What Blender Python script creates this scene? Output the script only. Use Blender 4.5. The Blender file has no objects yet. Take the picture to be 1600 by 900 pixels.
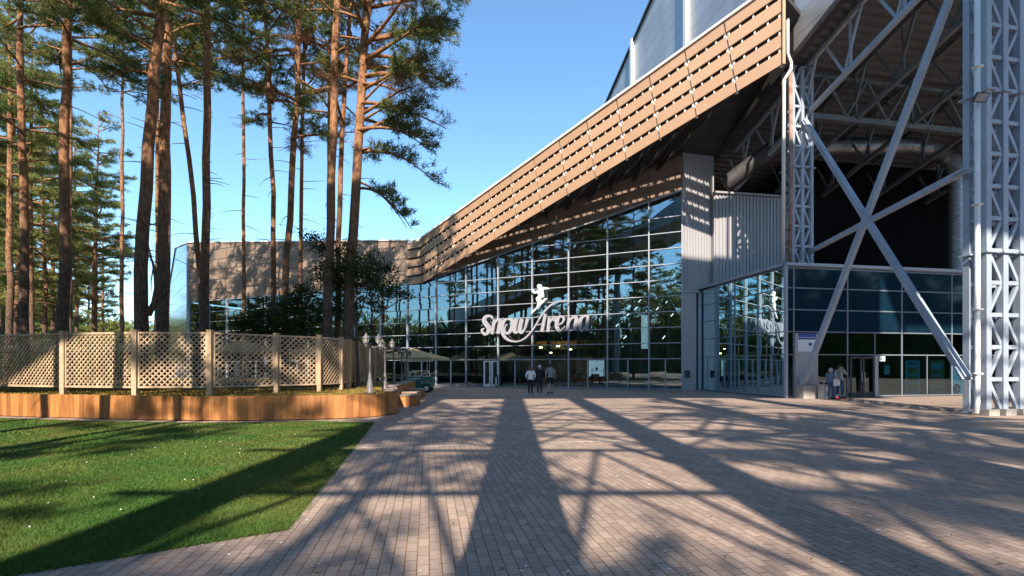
import bpy, math, random
import numpy as np
from mathutils import Vector, Matrix

rad = math.radians
S = bpy.context.scene
COL = S.collection

# ------------------------------------------------------------------ camera, sky, sun, exposure
CAMZ, FPX, HOR = 1.6, 740.0, 572.0
cam = bpy.data.cameras.new('camera')
cam.sensor_width = 36.0
cam.lens = FPX * 36.0 / 1600.0
cam.shift_y = (HOR - 450.0) / 1600.0
cam.clip_start, cam.clip_end = 0.1, 3000.0
camo = bpy.data.objects.new('camera', cam)
camo.location = (0, 0, CAMZ)
camo.rotation_euler = (rad(90), 0, 0)
COL.objects.link(camo)
S.camera = camo

SUN_EL = rad(36.0)
W = bpy.data.worlds.new('World')
S.world = W
W.use_nodes = True
nt = W.node_tree
bg = nt.nodes['Background']
sky = nt.nodes.new('ShaderNodeTexSky')
sky.sky_type = 'NISHITA'
sky.sun_disc = False
sky.sun_elevation = SUN_EL
sky.sun_rotation = rad(180)
sky.air_density = 1.0
sky.dust_density = 0.2
sky.ozone_density = 1.0
tint = nt.nodes.new('ShaderNodeMix'); tint.data_type = 'RGBA'; tint.blend_type = 'MULTIPLY'
tint.inputs[0].default_value = 1.0
tint.inputs[7].default_value = (0.75, 0.99, 1.10, 1)      # white balance of the daylight
nt.links.new(sky.outputs[0], tint.inputs[6])
nt.links.new(tint.outputs[2], bg.inputs['Color'])
bg.inputs['Strength'].default_value = 0.125

sl = bpy.data.lights.new('sun', 'SUN')
sl.energy = 4.6
sl.angle = rad(0.5)
sl.color = (1.0, 0.83, 0.66)
so = bpy.data.objects.new('sun', sl)
so.rotation_euler = (math.pi / 2 - SUN_EL, 0, 0)
so.location = (0, -40, 40)
COL.objects.link(so)

S.view_settings.view_transform = 'Standard'
S.view_settings.look = 'None'
S.view_settings.exposure = 1.2
S.view_settings.gamma = 1.0

# ------------------------------------------------------------------ helpers
ORG = {}
Z = Vector((0, 0, 1))


def V(*a):
    return Vector(a)


def tag(o, label=None, cat=None, group=None, kind=None):
    if label: o['label'] = label
    if cat: o['category'] = cat
    if group: o['group'] = group
    if kind: o['kind'] = kind
    return o


def thing(name, loc, label, cat, group=None):
    o = bpy.data.objects.new(name, None)
    o.empty_display_size = 0.3
    COL.objects.link(o)
    o.location = loc
    ORG[o.name] = Vector(loc)
    return tag(o, label, cat, group)


def mesh_obj(name, me, parent=None, loc=None):
    o = bpy.data.objects.new(name, me)
    COL.objects.link(o)
    if parent is not None:
        o.parent = parent
        ORG[o.name] = ORG[parent.name]
    else:
        o.location = loc or (0, 0, 0)
        ORG[o.name] = Vector(loc or (0, 0, 0))
    return o


def copy_thing(root, loc, rz=0.0, scale=1.0):
    r = root.copy()
    COL.objects.link(r)
    r.location = loc
    r.rotation_euler = (0, 0, rz)
    r.scale = (scale, scale, scale)
    ORG[r.name] = Vector(loc)
    for ch in list(root.children):
        c = ch.copy()
        COL.objects.link(c)
        c.parent = r
        for g in list(ch.children):
            d = g.copy()
            COL.objects.link(d)
            d.parent = c
    return r


class MB:
    def __init__(self):
        self.v, self.f, self.m = [], [], []

    def add(self, pts, faces, mi=0):
        n = len(self.v)
        self.v += [tuple(p) for p in pts]
        for f in faces:
            self.f.append(tuple(i + n for i in f))
            self.m.append(mi)
        return self

    def hexa(self, p, mi=0):
        return self.add(p, [(3, 2, 1, 0), (4, 5, 6, 7), (0, 1, 5, 4), (1, 2, 6, 5), (2, 3, 7, 6), (3, 0, 4, 7)], mi)

    def box(self, c, sx, sy, sz, ax=None, ay=None, az=None, mi=0):
        c = Vector(c)
        ax = (ax or V(1, 0, 0)) * (sx / 2)
        ay = (ay or V(0, 1, 0)) * (sy / 2)
        az = (az or V(0, 0, 1)) * (sz / 2)
        return self.hexa([c - ax - ay - az, c + ax - ay - az, c + ax + ay - az, c - ax + ay - az,
                          c - ax - ay + az, c + ax - ay + az, c + ax + ay + az, c - ax + ay + az], mi)

    def bar(self, p, q, w, h=None, up=None, mi=0):
        p, q = Vector(p), Vector(q)
        h = h or w
        d = q - p
        L = d.length
        if L < 1e-6: return self
        d = d / L
        up = Vector(up) if up is not None else (Z if abs(d.z) < 0.95 else V(1, 0, 0))
        s = d.cross(up).normalized()
        u = s.cross(d).normalized()
        return self.box((p + q) / 2, L, w, h, d, s, u, mi)

    def tube(self, pts, rr, n=8, mi=0, cap=True):
        pts = [Vector(p) for p in pts]
        if not hasattr(rr, '__len__'): rr = [rr] * len(pts)
        base = len(self.v)
        prev = None
        for i, p in enumerate(pts):
            d = (pts[min(i + 1, len(pts) - 1)] - pts[max(i - 1, 0)]).normalized()
            if prev is None:
                a = V(1, 0, 0) if abs(d.x) < 0.8 else V(0, 1, 0)
                a = (a - d * a.dot(d)).normalized()
            else:
                a = (prev - d * prev.dot(d)).normalized()
            prev = a
            b = d.cross(a)
            for k in range(n):
                t = 2 * math.pi * k / n
                self.v.append(tuple(p + (a * math.cos(t) + b * math.sin(t)) * rr[i]))
        for i in range(len(pts) - 1):
            for k in range(n):
                k2 = (k + 1) % n
                self.f.append((base + i * n + k, base + i * n + k2, base + (i + 1) * n + k2, base + (i + 1) * n + k))
                self.m.append(mi)
        if cap:
            self.f.append(tuple(base + k for k in reversed(range(n)))); self.m.append(mi)
            self.f.append(tuple(base + (len(pts) - 1) * n + k for k in range(n))); self.m.append(mi)
        return self

    def lathe(self, c, prof, n=12, mi=0):
        c = Vector(c)
        return self.tube([c + V(0, 0, z) for r, z in prof], [r for r, z in prof], n, mi)

    def prism(self, pts, ext, mi=0):
        pts = [Vector(p) for p in pts]
        ext = Vector(ext)
        n = len(pts)
        f = [tuple(range(n)), tuple(reversed(range(n, 2 * n)))]
        f += [((i + 1) % n, i, n + i, n + (i + 1) % n) for i in range(n)]
        return self.add(pts + [p + ext for p in pts], f, mi)

    def quad(self, a, b, c, d, mi=0):
        return self.add([a, b, c, d], [(0, 1, 2, 3)], mi)

    def ball(self, c, rx, ry=None, rz=None, n=10, m=7, mi=0):
        c = Vector(c); ry = ry or rx; rz = rz or rx
        pts, f = [], []
        for j in range(m + 1):
            ph = math.pi * j / m
            for i in range(n):
                th = 2 * math.pi * i / n
                pts.append(c + V(rx * math.sin(ph) * math.cos(th), ry * math.sin(ph) * math.sin(th), rz * math.cos(ph)))
        for j in range(m):
            for i in range(n):
                f.append((j * n + i, (j + 1) * n + i, (j + 1) * n + (i + 1) % n, j * n + (i + 1) % n))
        return self.add(pts, f, mi)

    def build(self, name, mats, parent=None, loc=None, smooth=False, label=None):
        org = ORG[parent.name] if parent is not None else Vector(loc or (0, 0, 0))
        me = bpy.data.meshes.new(name)
        me.from_pydata([(x - org.x, y - org.y, z - org.z) for x, y, z in self.v], [], self.f)
        for m in (mats if isinstance(mats, (list, tuple)) else [mats]):
            me.materials.append(m)
        me.polygons.foreach_set('material_index', self.m)
        if smooth:
            me.polygons.foreach_set('use_smooth', [True] * len(self.f))
        me.update()
        o = mesh_obj(name, me, parent, loc)
        if label: o['label'] = label
        return o


def fast_tris(name, verts, mats, parent=None, loc=None, per=3, mi=None):
    """verts (N*per,3) local coords, consecutive polygons"""
    me = bpy.data.meshes.new(name)
    n = len(verts)
    npoly = n // per
    me.vertices.add(n)
    me.vertices.foreach_set('co', np.asarray(verts, dtype=np.float32).ravel())
    me.loops.add(n)
    me.loops.foreach_set('vertex_index', np.arange(n, dtype=np.int32))
    me.polygons.add(npoly)
    me.polygons.foreach_set('loop_start', np.arange(0, n, per, dtype=np.int32))
    me.polygons.foreach_set('loop_total', np.full(npoly, per, dtype=np.int32))
    for m in (mats if isinstance(mats, (list, tuple)) else [mats]):
        me.materials.append(m)
    if mi is not None:
        me.polygons.foreach_set('material_index', np.asarray(mi, dtype=np.int32))
    me.update(calc_edges=True)
    me.validate()
    return mesh_obj(name, me, parent, loc)


def P(px, py, Y):
    return V((px - 800) / FPX * Y, Y, CAMZ + (HOR - py) / FPX * Y)


def onplane(px, py, p0, n):
    d = V((px - 800) / FPX, 1, (HOR - py) / FPX)
    c = V(0, 0, CAMZ)
    return c + d * ((Vector(p0) - c).dot(n) / d.dot(n))


# ------------------------------------------------------------------ materials
def newmat(name):
    m = bpy.data.materials.new(name)
    m.use_nodes = True
    t = m.node_tree
    return m, t, t.nodes['Principled BSDF']


def N(t, kind, **kw):
    n = t.nodes.new(kind)
    for k, v in kw.items():
        setattr(n, k, v)
    return n


def mix(t, fac, a, b, mode='MIX'):
    n = N(t, 'ShaderNodeMix', data_type='RGBA', blend_type=mode)
    for sock, val in ((n.inputs[0], fac), (n.inputs[6], a), (n.inputs[7], b)):
        if hasattr(val, 'links') or hasattr(val, 'is_linked'):
            t.links.new(val, sock)
        elif isinstance(val, (int, float)):
            sock.default_value = val
        else:
            sock.default_value = (*val, 1.0) if len(val) == 3 else val
    return n.outputs[2]


def ramp(t, src, a, b, ca=(0, 0, 0), cb=(1, 1, 1)):
    r = N(t, 'ShaderNodeValToRGB')
    r.color_ramp.elements[0].position = a
    r.color_ramp.elements[1].position = b
    r.color_ramp.elements[0].color = (*ca, 1)
    r.color_ramp.elements[1].color = (*cb, 1)
    t.links.new(src, r.inputs[0])
    return r.outputs[0]


def noise(t, scale, detail=4, rough=0.6, stretch=None, coord='Object'):
    tc = N(t, 'ShaderNodeTexCoord')
    src = tc.outputs[coord]
    if stretch:
        mp = N(t, 'ShaderNodeMapping')
        mp.inputs['Scale'].default_value = stretch
        t.links.new(src, mp.inputs['Vector'])
        src = mp.outputs[0]
    n = N(t, 'ShaderNodeTexNoise')
    n.inputs['Scale'].default_value = scale
    n.inputs['Detail'].default_value = detail
    n.inputs['Roughness'].default_value = rough
    t.links.new(src, n.inputs['Vector'])
    return n.outputs[0]


def bump(t, b, src, strength=0.3, dist=0.01):
    n = N(t, 'ShaderNodeBump')
    n.inputs['Strength'].default_value = strength
    n.inputs['Distance'].default_value = dist
    t.links.new(src, n.inputs['Height'])
    t.links.new(n.outputs[0], b.inputs['Normal'])


def simple(name, c, rough=0.6, metal=0.0, c2=None, scale=3.0, stretch=None, bmp=0.0, spec=None, island=0.0, lo=0.35, hi=0.65):
    m, t, b = newmat(name)
    b.inputs['Roughness'].default_value = rough
    b.inputs['Metallic'].default_value = metal
    if spec is not None:
        b.inputs['Specular IOR Level'].default_value = spec
    c2 = c2 or tuple(x * 0.75 for x in c)
    nz = noise(t, scale, 5, 0.62, stretch)
    col = mix(t, ramp(t, nz, lo, hi), c2, c)
    if island > 0:
        g = N(t, 'ShaderNodeNewGeometry')
        k = ramp(t, g.outputs['Random Per Island'], 0, 1, (1 - island,) * 3, (1 + island * 0.3,) * 3)
        col = mix(t, 1.0, col, k, 'MULTIPLY')
    t.links.new(col, b.inputs['Base Color'])
    if bmp:
        bump(t, b, nz, bmp, 0.02)
    return m


M = {}
M['steel'] = simple('steel_paint', (0.34, 0.415, 0.51), 0.45, 0.0, (0.27, 0.33, 0.41), 1.3, (1, 1, .3))
def steel_weather():
    m = M['steel']; t = m.node_tree; b = t.nodes['Principled BSDF']
    old = b.inputs['Base Color'].links[0].from_socket
    st = noise(t, 5.0, 4, 0.7, (1, 1, .12))
    c = mix(t, ramp(t, st, 0.62, 0.78), old, (0.20, 0.165, 0.14))
    t.links.new(c, b.inputs['Base Color'])
    rr = ramp(t, noise(t, 3, 4, 0.7), 0.3, 0.7, (0.35,) * 3, (0.65,) * 3)
    t.links.new(rr, b.inputs['Roughness'])


steel_weather()
M['steelshade'] = simple('steel_paint_shaded', (0.13, 0.145, 0.165), 0.5, 0.0, (0.09, 0.10, 0.115), 1.3)  # darker copy of the steel paint, shade under the hall put in
M['spandrel'] = simple('spandrel_glass', (0.005, 0.022, 0.044), 0.06, 0.0, (0.004, 0.018, 0.036), 0.5, spec=0.35)
M['rust'] = simple('rusty_steel', (0.22, 0.10, 0.06), 0.8, 0, (0.35, 0.30, 0.28), 2.0)
M['frame'] = simple('frame_alu', (0.38, 0.43, 0.51), 0.4, 0.2, (0.33, 0.38, .46), 1.0)
M['framedark'] = simple('frame_alu_dark', (0.20, 0.24, 0.30), 0.4, 0.2, (0.17, 0.205, .26), 1.0)
M['white'] = simple('white_metal', (0.80, 0.80, 0.79), 0.4, 0, (0.70, 0.70, 0.69), 2.0)
M['bronze'] = simple('bronze_panel', (0.40, 0.265, 0.17), 0.5, 0.0, (0.37, 0.24, 0.152), 0.6, (1, 1, 1), island=0.10)
M['brownclad'] = simple('brown_cladding', (0.26, 0.195, 0.15), 0.55, 0, (0.235, 0.175, 0.132), 0.5, island=0.12)
M['upperwall'] = simple('upper_wall_shaded', (0.19, 0.135, 0.10), 0.6, 0, (0.17, 0.12, 0.088), 0.5)  # brown cladding darkened, canopy shade partly put into the colour
M['darkmetal'] = simple('dark_metal', (0.06, 0.06, 0.065), 0.6, 0.2, (0.04, 0.04, 0.045), 2)
M['void'] = simple('void_shade', (0.012, 0.012, 0.014), 0.9, 0, (0.006, 0.006, 0.007), 0.5, spec=0.03)  # near-black stands in for the deep shade of unlit spaces
M['soffit'] = simple('soffit_sheet', (0.115, 0.125, 0.14), 0.55, 0.1, (0.085, 0.093, 0.105), 0.7)
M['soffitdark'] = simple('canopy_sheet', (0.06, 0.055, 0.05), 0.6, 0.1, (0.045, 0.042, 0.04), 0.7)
M['corr'] = simple('corrugated_sheet', (0.36, 0.37, 0.40), 0.45, 0.25, (0.30, 0.31, 0.34), 0.6, (1, 1, .2))
M['duct'] = simple('duct_metal', (0.36, 0.37, 0.40), 0.4, 0.6, (0.19, 0.195, 0.21), 2.5, (1, 1, 3))
M['ductshade'] = simple('duct_metal_shaded', (0.08, 0.08, 0.085), 0.6, 0.3, (0.05, 0.05, 0.055), 2.5)  # duct metal with the canopy corner's shade put into its colour
M['letter'] = simple('letter_face_shaded', (0.30, 0.31, 0.36), 0.5, 0, (0.28, 0.29, 0.34), 2)  # lavender grey carries the shade on the letters in its colour
M['concrete'] = simple('concrete', (0.38, 0.37, 0.35), 0.85, 0, (0.27, 0.265, 0.25), 2.5, bmp=0.2)
M['fence'] = simple('fence_wood', (0.56, 0.42, 0.285), 0.8, 0, (0.37, 0.275, 0.185), 5, (1, 1, .25), island=0.25)
M['plank'] = simple('stained_plank', (0.52, 0.225, 0.065), 0.6, 0, (0.30, 0.125, 0.04), 2.2, (5, 5, .7), island=0.42, lo=.3, hi=.7)
M['benchtop'] = simple('bench_board', (0.33, 0.27, 0.22), 0.6, 0, (0.24, 0.19, 0.15), 4, (1, 6, 1), island=0.2)
M['iron'] = simple('lamp_iron', (0.16, 0.155, 0.16), 0.45, 0.3, (0.10, 0.10, 0.105), 6)
M['ironsunlit'] = simple('lamp_iron_sunlit', (0.17, 0.17, 0.185), 0.5, 0.1, (0.14, 0.14, 0.155), 6)  # lighter copy of the lamp iron, sunlight put into the colour
M['lampglass'] = simple('lamp_glass', (0.36, 0.37, 0.39), 0.1, 0)
M['canvas'] = simple('beige_canvas', (0.50, 0.385, 0.19), 0.85, 0, (0.45, 0.345, 0.165), 1.5)
M['ycanvas'] = simple('ochre_canvas', (0.50, 0.36, 0.14), 0.85, 0, (0.42, 0.29, 0.11), 1.5)
M['green'] = simple('green_paint', (0.02, 0.17, 0.13), 0.35, 0, (0.018, 0.14, 0.11), 3)
M['black'] = simple('black_rubber', (0.02, 0.02, 0.022), 0.6)
M['red'] = simple('red_paint', (0.5, 0.03, 0.025), 0.5)
M['blue'] = simple('blue_print', (0.03, 0.09, 0.36), 0.5)
M['navy'] = simple('navy_print', (0.012, 0.025, 0.10), 0.5)
M['paper'] = simple('white_print', (0.74, 0.77, 0.80), 0.5, 0, (0.70, 0.73, 0.77))
M['poster'] = simple('teal_poster', (0.035, 0.19, 0.25), 0.5, 0, (0.025, 0.15, 0.2), 2)
M['posterdark'] = simple('photo_print', (0.10, 0.035, 0.03), 0.5, 0, (0.06, 0.12, 0.07), 4)
M['greyplate'] = simple('grey_plate', (0.40, 0.42, 0.45), 0.4, 0.2, (0.36, 0.38, 0.41), 1.2, (1, 1, .2))
M['interior'] = simple('interior_wall', (0.20, 0.22, 0.225), 0.8, 0, (0.07, 0.08, 0.085), 0.35)
M['floorin'] = simple('interior_floor', (0.22, 0.19, 0.16), 0.3)
M['timber'] = simple('interior_timber', (0.45, 0.24, 0.09), 0.6)
M['tealpost'] = simple('interior_column', (0.30, 0.42, 0.45), 0.5)
M['endglass'] = simple('bluish_panel', (0.22, 0.33, 0.55), 0.12, 0.75, (0.20, 0.30, 0.50), 0.5)
M['branch'] = simple('dead_branch', (0.10, 0.075, 0.06), 0.9)
M['leaf'] = None


def corr_wall_mat():
    pass


def emit(name, c, s):
    m, t, b = newmat(name)
    b.inputs['Base Color'].default_value = (*c, 1)
    b.inputs['Emission Color'].default_value = (*c, 1)
    b.inputs['Emission Strength'].default_value = s
    return m


M['tube'] = emit('lit_tube', (0.95, 0.97, 1.0), 1.6)
M['strip'] = emit('strip_light', (1.0, 0.9, 0.75), 14.0)
M['warm'] = emit('warm_lamp', (1.0, 0.62, 0.25), 22.0)
M['screen'] = emit('lit_screen', (0.65, 0.85, 0.95), 0.35)


def glass_mat(name, tint, base, ior):
    m = bpy.data.materials.new(name)
    m.use_nodes = True
    t = m.node_tree
    t.nodes.remove(t.nodes['Principled BSDF'])
    out = t.nodes['Material Output']
    tr = N(t, 'ShaderNodeBsdfTransparent'); tr.inputs[0].default_value = (*tint, 1)
    gl = N(t, 'ShaderNodeBsdfGlossy'); gl.inputs['Roughness'].default_value = 0.0
    gl.inputs['Color'].default_value = (0.70, 0.92, 1.0, 1)
    fr = N(t, 'ShaderNodeFresnel'); fr.inputs[0].default_value = ior
    ma = N(t, 'ShaderNodeMath', operation='ADD'); ma.inputs[1].default_value = base; ma.use_clamp = True
    t.links.new(fr.outputs[0], ma.inputs[0])
    nz = noise(t, 0.55, 1, 0.4)
    bp = N(t, 'ShaderNodeBump'); bp.inputs['Strength'].default_value = 0.05; bp.inputs['Distance'].default_value = 0.02
    t.links.new(nz, bp.inputs['Height'])
    t.links.new(bp.outputs[0], gl.inputs['Normal'])
    mx = N(t, 'ShaderNodeMixShader')
    t.links.new(ma.outputs[0], mx.inputs[0])
    t.links.new(tr.outputs[0], mx.inputs[1])
    t.links.new(gl.outputs[0], mx.inputs[2])
    t.links.new(mx.outputs[0], out.inputs[0])
    return m


M['glass'] = glass_mat('facade_glass', (0.36, 0.52, 0.57), 0.21, 1.6)
M['glassdark'] = glass_mat('entrance_glass', (0.14, 0.30, 0.38), 0.09, 1.5)

UH = V(-0.1736, 0.9848, 0)      # plaza / hall axis, going away
VH = V(0.9848, 0.1736, 0)       # across it, to the right


def paver_mat():
    m, t, b = newmat('paver_blocks')
    tc = N(t, 'ShaderNodeTexCoord')
    mp = N(t, 'ShaderNodeMapping')
    mp.inputs['Rotation'].default_value = (0, 0, rad(-100))
    t.links.new(tc.outputs['Object'], mp.inputs['Vector'])
    # slight waviness of the rows
    nz = N(t, 'ShaderNodeTexNoise'); nz.inputs['Scale'].default_value = 1.2
    t.links.new(tc.outputs['Object'], nz.inputs['Vector'])
    ad = N(t, 'ShaderNodeVectorMath', operation='MULTIPLY_ADD')
    t.links.new(nz.outputs['Color'], ad.inputs[0])
    ad.inputs[1].default_value = (0.03, 0.014, 0)
    t.links.new(mp.outputs[0], ad.inputs[2])
    br = N(t, 'ShaderNodeTexBrick')
    br.inputs['Scale'].default_value = 1.0
    br.inputs['Brick Width'].default_value = 0.20
    br.inputs['Row Height'].default_value = 0.10
    br.inputs['Mortar Size'].default_value = 0.0045
    br.inputs['Mortar Smooth'].default_value = 0.3
    br.inputs['Bias'].default_value = 0.0
    br.inputs['Color1'].default_value = (0.435, 0.355, 0.31, 1)
    br.inputs['Color2'].default_value = (0.315, 0.26, 0.228, 1)
    br.inputs['Mortar'].default_value = (0.16, 0.105, 0.05, 1)
    t.links.new(ad.outputs[0], br.inputs['Vector'])
    big = noise(t, 0.35, 4, 0.6)
    fine = noise(t, 45, 3, 0.7)
    c = mix(t, ramp(t, big, 0.3, 0.7), (0.74, 0.74, 0.76), (1.06, 1.02, 0.98))
    c = mix(t, 1.0, br.outputs['Color'], c, 'MULTIPLY')
    c = mix(t, 1.0, c, ramp(t, fine, 0.2, 0.85, (0.78,) * 3, (1.15,) * 3), 'MULTIPLY')
    spots = noise(t, 9, 2, 0.5)
    sx = N(t, 'ShaderNodeSeparateXYZ'); t.links.new(ad.outputs[0], sx.inputs[0])
    md = N(t, 'ShaderNodeMath', operation='PINGPONG'); md.inputs[1].default_value = 0.05
    t.links.new(sx.outputs[1], md.inputs[0])
    jn = ramp(t, noise(t, 3.0, 3, 0.6), 0.35, 0.6, (0.30, 0.165, 0.06), (0.15, 0.095, 0.045))
    c = mix(t, ramp(t, md.outputs[0], 0.003, 0.007, (.8, .8, .8), (0, 0, 0)), c, jn)
    c = mix(t, ramp(t, spots, 0.69, 0.76), c, (0.2, 0.165, 0.145))
    t.links.new(c, b.inputs['Base Color'])
    b.inputs['Roughness'].default_value = 0.82
    b.inputs['Specular IOR Level'].default_value = 0.3
    inv = N(t, 'ShaderNodeMath', operation='SUBTRACT'); inv.inputs[0].default_value = 1.0
    t.links.new(br.outputs['Fac'], inv.inputs[1])
    bump(t, b, inv.outputs[0], 0.6, 0.006)
    return m


def lawn_mat(name, a, b_, c_, s=1.3):
    m, t, b = newmat(name)
    n1 = noise(t, s, 4, 0.6)
    n2 = noise(t, 22, 4, 0.7)
    c = mix(t, ramp(t, n1, 0.42, 0.64), a, b_)
    c = mix(t, ramp(t, n2, 0.3, 0.75), c, c_)
    t.links.new(c, b.inputs['Base Color'])
    b.inputs['Roughness'].default_value = 0.9
    b.inputs['Specular IOR Level'].default_value = 0.1
    bump(t, b, n2, 0.5, 0.03)
    return m


M['paver'] = paver_mat()
M['lawn'] = lawn_mat('lawn_soil', (0.04, 0.08, 0.016), (0.15, 0.125, 0.03), (0.025, 0.045, 0.01), 0.55)
M['blade'] = lawn_mat('grass_blade', (0.060, 0.155, 0.034), (0.21, 0.21, 0.06), (0.046, 0.118, 0.026), 0.4)
M['drygrass'] = lawn_mat('dry_grass', (0.30, 0.21, 0.06), (0.12, 0.13, 0.03), (0.20, 0.14, 0.05), 2.0)
M['forest'] = lawn_mat('forest_floor', (0.06, 0.07, 0.025), (0.12, 0.09, 0.045), (0.03, 0.035, 0.015), .3)


def foliage_mat(name, a, b_, trans=0.4, scale=0.8):
    m, t, b = newmat(name)
    n1 = noise(t, scale, 3, 0.6)
    g = N(t, 'ShaderNodeNewGeometry')
    c = mix(t, ramp(t, n1, 0.38, 0.62), a, b_)
    c = mix(t, 1.0, c, ramp(t, g.outputs['Random Per Island'], 0, 1, (0.65,) * 3, (1.35,) * 3), 'MULTIPLY')
    t.links.new(c, b.inputs['Base Color'])
    b.inputs['Roughness'].default_value = 0.6
    b.inputs['Specular IOR Level'].default_value = 0.25
    tl = N(t, 'ShaderNodeBsdfTranslucent')
    t.links.new(c, tl.inputs[0])
    mx = N(t, 'ShaderNodeMixShader'); mx.inputs[0].default_value = trans
    t.links.new(b.outputs[0], mx.inputs[1])
    t.links.new(tl.outputs[0], mx.inputs[2])
    t.links.new(mx.outputs[0], t.nodes['Material Output'].inputs[0])
    return m


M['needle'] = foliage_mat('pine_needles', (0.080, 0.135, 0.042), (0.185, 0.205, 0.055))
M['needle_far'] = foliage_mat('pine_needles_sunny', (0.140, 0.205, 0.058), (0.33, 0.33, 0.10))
M['needle_brown'] = foliage_mat('brown_pine_twigs', (0.17, 0.085, 0.04), (0.24, 0.14, 0.06))  # orange-brown tufts mixed among the green needles
M['oakleaf'] = foliage_mat('oak_leaves', (0.026, 0.060, 0.015), (0.050, 0.085, 0.020), 0.35, 1.5)
M['bushleaf'] = foliage_mat('shrub_leaves', (0.045, 0.095, 0.022), (0.10, 0.14, 0.03), 0.35, 1.5)


def bark_mat():
    m, t, b = newmat('pine_bark')
    tc = N(t, 'ShaderNodeTexCoord')
    sp = N(t, 'ShaderNodeSeparateXYZ')
    t.links.new(tc.outputs['Object'], sp.inputs[0])
    n1 = noise(t, 2.5, 4, 0.6, (1, 1, .35))
    ad = N(t, 'ShaderNodeMath', operation='MULTIPLY_ADD')
    t.links.new(n1, ad.inputs[0]); ad.inputs[1].default_value = 5.0
    t.links.new(sp.outputs[2], ad.inputs[2])
    h = N(t, 'ShaderNodeMapRange')
    h.inputs[1].default_value = 6.5; h.inputs[2].default_value = 13.0
    t.links.new(ad.outputs[0], h.inputs[0])
    low = mix(t, ramp(t, noise(t, 14, 4, 0.7, (1, 1, .3)), 0.35, 0.65), (0.045, 0.034, 0.028), (0.16, 0.115, 0.088))
    high = mix(t, ramp(t, noise(t, 9, 4, 0.65, (1, 1, .5)), 0.32, 0.66), (0.10, 0.048, 0.026), (0.42, 0.225, 0.122))
    c = mix(t, h.outputs[0], low, high)
    t.links.new(c, b.inputs['Base Color'])
    b.inputs['Roughness'].default_value = 0.9
    b.inputs['Specular IOR Level'].default_value = 0.15
    bump(t, b, noise(t, 16, 4, 0.7, (1, 1, .3)), 0.9, 0.05)
    return m


M['bark'] = bark_mat()


def clad_grid_mat():
    m, t, b = newmat('hall_cladding')
    tc = N(t, 'ShaderNodeTexCoord')
    # coordinates: x along axis, y up
    mp = N(t, 'ShaderNodeMapping')
    mp.inputs['Rotation'].default_value = (0, 0, rad(-100))
    t.links.new(tc.outputs['Object'], mp.inputs['Vector'])
    sp = N(t, 'ShaderNodeSeparateXYZ'); t.links.new(mp.outputs[0], sp.inputs[0])
    cb = N(t, 'ShaderNodeCombineXYZ')
    t.links.new(sp.outputs[0], cb.inputs[0]); t.links.new(sp.outputs[2], cb.inputs[1])
    br = N(t, 'ShaderNodeTexBrick')
    br.offset = 0.0
    br.inputs['Scale'].default_value = 1.0
    br.inputs['Brick Width'].default_value = 4.7
    br.inputs['Row Height'].default_value = 1.05
    br.inputs['Mortar Size'].default_value = 0.022
    br.inputs['Color1'].default_value = (0.40, 0.42, 0.45, 1)
    br.inputs['Color2'].default_value = (0.34, 0.36, 0.39, 1)
    br.inputs['Mortar'].default_value = (0.20, 0.21, 0.23, 1)
    t.links.new(cb.outputs[0], br.inputs['Vector'])
    st = noise(t, 0.8, 4, 0.6, (1, 1, .08))
    c = mix(t, 1.0, br.outputs['Color'], ramp(t, st, 0.3, 0.7, (0.86,) * 3, (1.05,) * 3), 'MULTIPLY')
    t.links.new(c, b.inputs['Base Color'])
    b.inputs['Roughness'].default_value = 0.4
    b.inputs['Metallic'].default_value = 0.2
    return m


M['hallclad'] = clad_grid_mat()

# ------------------------------------------------------------------ ground
g = MB(); g.quad((-900, -500, -.012), (900, -500, -.012), (900, 1200, -.012), (-900, 1200, -.012))
tag(g.build('ground', M['forest']), kind='structure')
g = MB(); g.quad((-34, -45, -.004), (60, -45, -.004), (60, 46, -.004), (-34, 46, -.004))
tag(g.build('plaza_paving', M['paver']), kind='structure')
LAWN = [(-2.19, 4.63), (-3.05, 9.1), (-3.9, 13.45), (-5.7, 13.75), (-7.4, 13.45), (-9.3, 13.35), (-12.7, 13.9), (-16.4, 14.75), (-33, 19), (-33, -14), (-20, -6.5), (-3.9, 3.56)]
g = MB(); g.add([(x, y, 0.004) for x, y in LAWN], [tuple(range(len(LAWN)))])
tag(g.build('lawn', M['lawn']), kind='structure')


def inpoly(x, y, poly):
    r = np.zeros(len(x), bool)
    j = len(poly) - 1
    for i in range(len(poly)):
        xi, yi = poly[i]; xj, yj = poly[j]
        c = ((yi > y) != (yj > y)) & (x < (xj - xi) * (y - yi) / (yj - yi + 1e-12) + xi)
        r ^= c
        j = i
    return r


rng = np.random.default_rng(5)


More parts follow.
